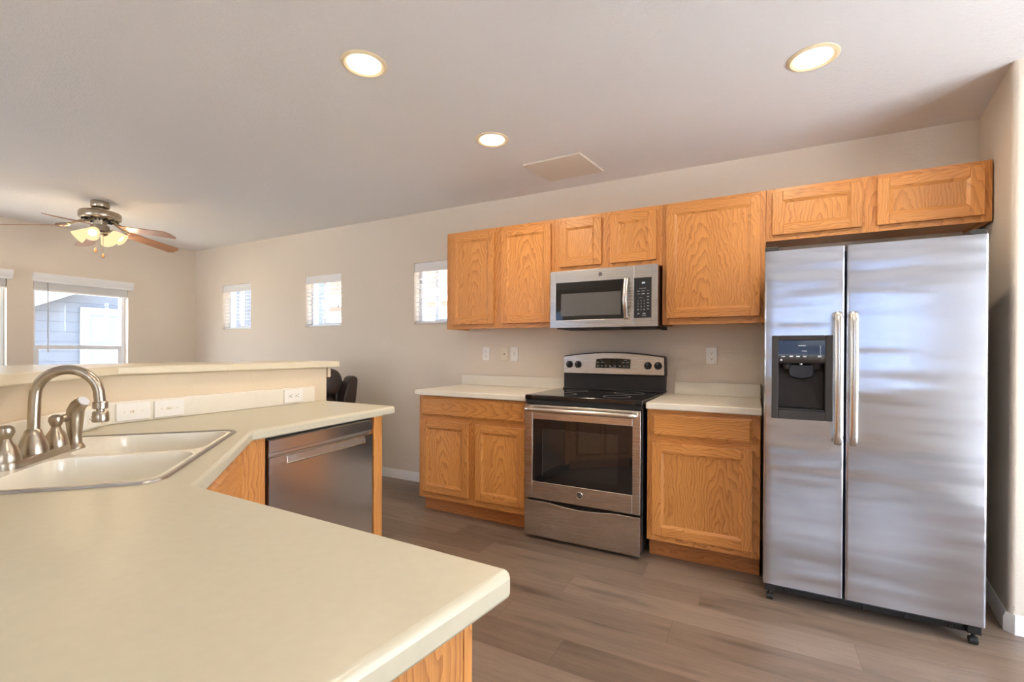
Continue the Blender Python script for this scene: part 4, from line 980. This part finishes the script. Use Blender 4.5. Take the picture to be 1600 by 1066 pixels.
plate('outlet', 'white sideways outlet on the diagonal backsplash behind the sprayer', (po[0], po[1], 0.957), math.atan2(N.y, N.x), True, group='plates on the peninsula backsplash')

# ------------------------------------------------------------------ ceiling lights and panel
def can_light(x, y, label, power=CAN_W, spread=170):
    r = thing('recessed_light', label, 'ceiling light', (x, y, CH), group='recessed ceiling lights')
    m = MB(); m.lathe([(0.098, -0.0005), (0.097, -0.004), (0.085, -0.009), (0.076, -0.006), (0.070, -0.0015)], (x, y, CH), 40, cap0=False, cap1=False); m.build('trim_ring', M['cantrim'], r)
    m = MB(); m.lathe([(0.0705, -0.0012), (0.0705, -0.004), (0.05, -0.006), (0.0005, -0.0065)], (x, y, CH), 36); m.build('lens', M['lens'], r)
    lamp('lamp_light', 'AREA', (0, 0, -0.012), power, CAN_COL, parent=r, shape='DISK', size=0.13, spread=math.radians(spread))
can_light(-0.208, -1.863, 'lit round recessed ceiling light above the peninsula')
can_light(1.532, -1.017, 'lit round recessed ceiling light in front of the fridge')
can_light(-0.071, -0.979, 'lit round recessed ceiling light next to the ceiling panel')
can_light(1.45, -2.9, 'added unseen recessed ceiling light over the near end of the peninsula')  # extra light out of view, added to brighten the room
can_light(2.95, -1.45, 'added unseen recessed ceiling light right of the fridge, brightening the wall return', 5.0, 118)  # out-of-view light added to warm the wall return, spread kept off the cabinets
m = MB(); m.prism([(-0.070, -0.572), (0.336, -0.585), (0.388, -0.231), (-0.014, -0.223)], CH - 0.014, CH - 0.0008)
tag(m.build('ceiling_panel', M['wall'], bevel=0.003, smooth=False), 'flat beige square cover panel on the ceiling above the microwave', 'ceiling panel')

# ------------------------------------------------------------------ ceiling fan
def make_fan():
    fx, fy = -3.645, -1.495
    r = thing('ceiling_fan', 'brushed nickel ceiling fan with five brown blades and four lit shades', 'ceiling fan', (fx, fy, CH))
    Z = CH
    m = MB(); m.lathe([(0.062, -0.001), (0.064, -0.012), (0.064, -0.045), (0.058, -0.055), (0.04, -0.062), (0.04, -0.075)], (0, 0, 0), 32); m.build('canopy', M['nickel'], r, world=False)
    m = MB(); m.lathe([(0.04, -0.076), (0.11, -0.084), (0.135, -0.092), (0.142, -0.102), (0.142, -0.142), (0.136, -0.152), (0.125, -0.157), (0.05, -0.160), (0.046, -0.2)], (0, 0, 0), 36); mo = m.build('motor_housing', M['nickel'], r, world=False)
    v = MB()
    for i in range(15):
        a = 2 * PI * i / 15; c, s = math.cos(a), math.sin(a)
        v.tube([(0.06 * c, 0.06 * s, -0.1635), (0.122 * c, 0.122 * s, -0.1595)], 0.007, 6)
    v.build('vents', M['blackm'], None).parent = mo
    m = MB(); m.lathe([(0.045, -0.2005), (0.062, -0.206), (0.062, -0.250), (0.05, -0.262), (0.02, -0.268), (0.0005, -0.269)], (0, 0, 0), 30); m.build('switch_housing', M['nickel'], r, world=False)
    for k in range(5):
        a = math.radians(26 + 72 * k)
        q = bpy.data.objects.new('blade', None)
        # blade in its own local frame: x outwards
        b = MB(); n = 16; top = []; tilt = math.radians(-12); zb = -0.232; droop = 0.06
        def wid(u): return 0.052 + 0.016 * u if u < 0.93 else 0.0669 - 0.028 * ((u - 0.93) / 0.07) ** 2
        rings = []
        for i in range(n + 1):
            u = i / n; x = 0.20 + 0.435 * u; wv = wid(u); zz = zb - droop * u
            rings.append([(x, wv * math.cos(tilt), zz + wv * math.sin(tilt) + 0.003), (x, -wv * math.cos(tilt), zz - wv * math.sin(tilt) + 0.003), (x, -wv * math.cos(tilt), zz - wv * math.sin(tilt) - 0.003), (x, wv * math.cos(tilt), zz + wv * math.sin(tilt) - 0.003)])
        b.loft(rings); bo = b.build('blade', M['blade'], r, world=False, smooth=False); bo.rotation_euler = (0, 0, a)
        ir = MB(); ir.tube([(0.10, 0, -0.164), (0.14, 0, -0.186), (0.18, 0, -0.211), (0.22, 0, -0.2185)], 0.009, 8)
        for s in (-1, 1): ir.tube([(0.175, 0, -0.206), (0.20, s * 0.022, -0.222 + s * 0.004), (0.235, s * 0.030, -0.229 + s * 0.005), (0.27, s * 0.012, -0.2325 + s * 0.002), (0.275, 0, -0.233)], 0.0055, 8)
        io = ir.build('blade_iron', M['nickel'], None); io.parent = bo
    for k in range(4):
        a = math.radians(-42 + 90 * k); c, s = math.cos(a), math.sin(a)
        ax = Vector((c * 0.80, s * 0.80, -0.60)).normalized(); p0 = Vector((0.062 * c, 0.062 * s, -0.243))
        arm = MB(); arm.tube([(0.05 * c, 0.05 * s, -0.236), p0 + ax * 0.02], 0.012, 10); arm.lathe([(0.014, 0.0), (0.024, 0.006), (0.024, 0.022)], p0 + ax * 0.012, 18, ax); arm.build('lamp_arm', M['nickel'], r, world=False)
        sh = MB(); sh.lathe([(0.026, 0.022), (0.033, 0.034), (0.040, 0.055), (0.046, 0.085), (0.056, 0.115), (0.0545, 0.1155), (0.044, 0.086), (0.038, 0.056), (0.030, 0.036), (0.024, 0.026)], p0 + ax * 0.005, 24, ax, cap0=False, cap1=False)
        sho = sh.build('lamp_shade', M['shade'], r, world=False)
        bu = MB(); bp_ = p0 + ax * 0.080; bu.lathe([(0.008, -0.045), (0.014, -0.03), (0.026, -0.005), (0.028, 0.008), (0.022, 0.024), (0.0005, 0.032)], bp_, 16, ax); bu.build('bulb', M['bulb'], None).parent = sho
        lamp('bulb_light', 'POINT', p0 + ax * 0.14, FAN_W, (1.0, 0.72, 0.40), parent=r, shadow_soft_size=0.05)
    for x, y, z in ((0.035, -0.045, -0.405), (0.055, 0.0, -0.445)):
        ch = MB(); ch.tube([(x, y, -0.262), (x, y, z - 0.0)], 0.0014, 6); cho = ch.build('pull_chain', M['nickel'], r, world=False)
        f = MB(); f.lathe([(0.002, 0), (0.006, -0.006), (0.010, -0.024), (0.009, -0.034), (0.004, -0.040), (0.0005, -0.041)], (x, y, z), 14); f.build('fob', M['fob'], None).parent = cho
    return r
make_fan()

# ------------------------------------------------------------------ recliner behind the bar
def make_recliner():
    r = thing('recliner', 'dark brown leather recliner standing behind the end of the bar', 'armchair', (-2.27, -0.6, 0))
    x0, x1 = -2.68, -1.86
    b = MB(); b.box(x0 + 0.02, x1 - 0.02, -1.16, -0.36, 0.06, 0.30); b.build('base', M['leather'], r, bevel=0.03, seg=3)
    for fx in (x0 + 0.08, x1 - 0.08):
        for fy in (-1.08, -0.44): MB().lathe([(0.025, 0), (0.03, 0.06)], (fx, fy, 0.0005), 12).build('foot', M['blackm'], r)
    s = MB(); s.box(x0 + 0.17, x1 - 0.17, -1.22, -0.62, 0.302, 0.47); s.build('seat_cushion', M['leather'], r, bevel=0.05, seg=4)
    for xa, xb_ in ((x0, x0 + 0.16), (x1 - 0.16, x1)):
        a = MB(); a.box(xa, xb_, -1.18, -0.50, 0.302, 0.60); a.build('armrest', M['leather'], r, bevel=0.055, seg=4)
    pf = [(-0.36, 0.305), (-0.335, 0.55), (-0.315, 0.72), (-0.292, 0.88), (-0.288, 0.94), (-0.30, 0.962), (-0.335, 0.975), (-0.372, 0.962), (-0.405, 0.90), (-0.44, 0.80), (-0.462, 0.71), (-0.485, 0.60), (-0.50, 0.305)]
    for xa, xb_ in ((x0 + 0.01, x0 + 0.10), (x1 - 0.10, x1 - 0.01)):
        k = MB(); k.prism(pf, xa, xb_, 'x'); k.build('back_wing', M['leather'], r, bevel=0.014, seg=3, angle=60)
    q = MB(); q.box(x0 + 0.101, x1 - 0.101, -0.46, -0.36, 0.305, 0.93); q.build('back_shell', M['leather'], r, bevel=0.02, seg=3)
    def pillow(name, prof, cy, cz, xa, xb_):
        q = MB(); rings = []
        for xx, sc in ((xa, 0.5), (xa + 0.02, 0.82), (xa + 0.07, 1), (xb_ - 0.07, 1), (xb_ - 0.02, 0.82), (xb_, 0.5)):
            rings.append([(xx, cy + (p[0] - cy) * sc, cz + (p[1] - cz) * sc) for p in prof])
        q.loft(rings); q.build(name, M['leather'], r, sub=2, angle=180)
    pillow('back_cushion', [(-0.74, 0.49), (-0.50, 0.48), (-0.47, 0.70), (-0.46, 0.80), (-0.54, 0.86), (-0.66, 0.82), (-0.70, 0.66)], -0.58, 0.66, x0 + 0.12, x1 - 0.06)
    pillow('headrest', [(-0.70, 0.86), (-0.58, 0.79), (-0.47, 0.82), (-0.425, 0.93), (-0.46, 1.035), (-0.56, 1.07), (-0.68, 1.03)], -0.56, 0.93, x0 + 0.04, x1 + 0.0)
    return r
make_recliner()

# water line kept beside the fridge
m = MB(); m.tube([(2.215, -0.36, 0.22)] + [(2.235 + 0.03 * math.sin(a), -0.42 + 0.0 * a, 0.30 - 0.085 * math.cos(a)) for a in [0.4 * i for i in range(0, 9)]] + [(2.20, -0.40, 0.385)], 0.006, 8)
m.tube([(2.215, -0.36, 0.22), (2.21, -0.37, 0.10), (2.20, -0.38, 0.008)], 0.006, 8)
tag(m.build('water_line', M['char'], smooth=True), 'dark coiled water line in the gap beside the fridge', 'hose')

# ------------------------------------------------------------------ outdoors
struct(MB().box(-40, 40, -40, 40, -0.75, -0.55).build('ground', M['dirt'], smooth=False), None, 'ground')
M['bounce_slab'] = plain('bounce_concrete', (0.60, 0.60, 0.59), 0.9, scale=3)  # pale ground added out of view to bounce daylight onto the ceiling
struct(MB().box(-5.2, 12, -18, YB - 0.16, -0.56, -0.06).build('ground', M['bounce_slab'], smooth=False), None, 'bounce_slab')  # added bounce surface outside the rear openings
struct(MB().box(XR + 0.16, 12, YB - 0.159, 6, -0.56, -0.06).build('ground', M['bounce_slab'], smooth=False), None, 'bounce_slab')  # added bounce surface outside the right-hand door
nh = thing('neighbour_house', 'grey sided house with white trimmed window beyond the living room window', 'house', (-8.3, 1.0, -0.55))
m = MB(); m.prism([(-2.4, -0.549), (3.5, -0.549), (3.5, 3.2), (2.8, 3.55), (-0.58, 1.84), (-2.4, 0.92)], -8.5, -8.2, 'x'); m.build('wall', M['siding'], nh, smooth=False)
m = MB(); m.prism([(-2.6, 0.83), (-0.58, 1.85), (2.8, 3.56), (2.8, 3.74), (-0.58, 2.03), (-2.6, 1.01)], -8.55, -7.95, 'x'); m.prism([(2.8, 3.56), (3.54, 3.19), (3.54, 3.37), (2.8, 3.74)], -8.55, -7.95, 'x'); m.build('roof', M['exttrim'], nh, smooth=False)
f = MB(); a, b2, c0, c1 = -0.04, 1.2, 0.3, 1.87; tt = 0.11
f.box(-8.1995, -8.16, a, a + tt, c0, c1); f.box(-8.1995, -8.16, b2 - tt, b2, c0, c1); f.box(-8.1995, -8.16, a + tt, b2 - tt, c0, c0 + tt); f.box(-8.1995, -8.16, a + tt, b2 - tt, c1 - tt, c1)
f.box(-8.1995, -8.17, a + tt, b2 - tt, 1.22, 1.27)
fo = f.build('window', M['exttrim'], nh, smooth=False)
pn = MB(); pn.box(-8.1985, -8.185, a + tt, b2 - tt, c0 + tt, c1 - tt); pn.build('pane', M['gapglass'], fo, smooth=False)
nc = thing('neighbour_house', 'added blue grey house behind the viewer, there for the fridge reflections', 'house', (1, -20.5, -0.55))  # unseen house added to hide bright sky from the fridge reflections
m = MB(); m.box(-14, 16, -21, -20.5, -0.549, 4.6); m.build('wall', M['tan2'], nc, smooth=False)
m = MB(); m.box(-14.5, 16.5, -21, -20, 4.601, 4.85); m.build('eave', M['exttrim'], nc, smooth=False)
for x in (-6.0, -1.5, 3.0, 5.2, 7.4):
    fo_ = MB().box(x, x + 1.3, -20.499, -20.44, 0.7, 2.4).build('window', M['exttrim'], nc, smooth=False)
    pn_ = MB().box(x + 0.1, x + 1.2, -20.439, -20.43, 0.8, 2.3).build('pane', M['gapglass'], None, smooth=False); pn_.parent = fo_
nt_ = thing('neighbour_house', 'tan sided house with white trim beyond the small back windows', 'house', (-5, 4.2, -0.55))
m = MB(); m.box(-7.4, 3.0, 4.0, 4.3, -0.549, 3.3); m.build('wall', M['tan'], nt_, smooth=False)
m = MB(); m.box(-7.5, 3.3, 3.6, 4.4, 3.301, 3.45); m.build('eave', M['exttrim'], nt_, smooth=False)
m = MB(); m.prism([(3.55, 3.451), (4.6, 3.451), (4.6, 4.2)], -7.5, 3.3, 'x'); m.build('roof', M['roof'], nt_, smooth=False)
for x in (-6.9, -4.1): MB().box(x, x + 0.9, 3.965, 3.9995, 1.3, 1.95).build('window', M['exttrim'], nt_, smooth=False)
m = MB(); m.box(-7.4, 3.0, 3.95, 3.9995, 2.16, 2.34); m.build('trim_band', M['exttrim'], nt_, smooth=False)
ng = thing('neighbour_house', 'pale grey house beyond the corner window', 'house', (-11, 5.2, -0.55))
m = MB(); m.box(-13.0, -8.8, 5.0, 5.4, -0.549, 3.3); m.build('wall', M['siding'], ng, smooth=False)
m = MB(); m.box(-13.2, -8.7, 4.7, 5.5, 3.301, 3.45); m.build('eave', M['exttrim'], ng, smooth=False)
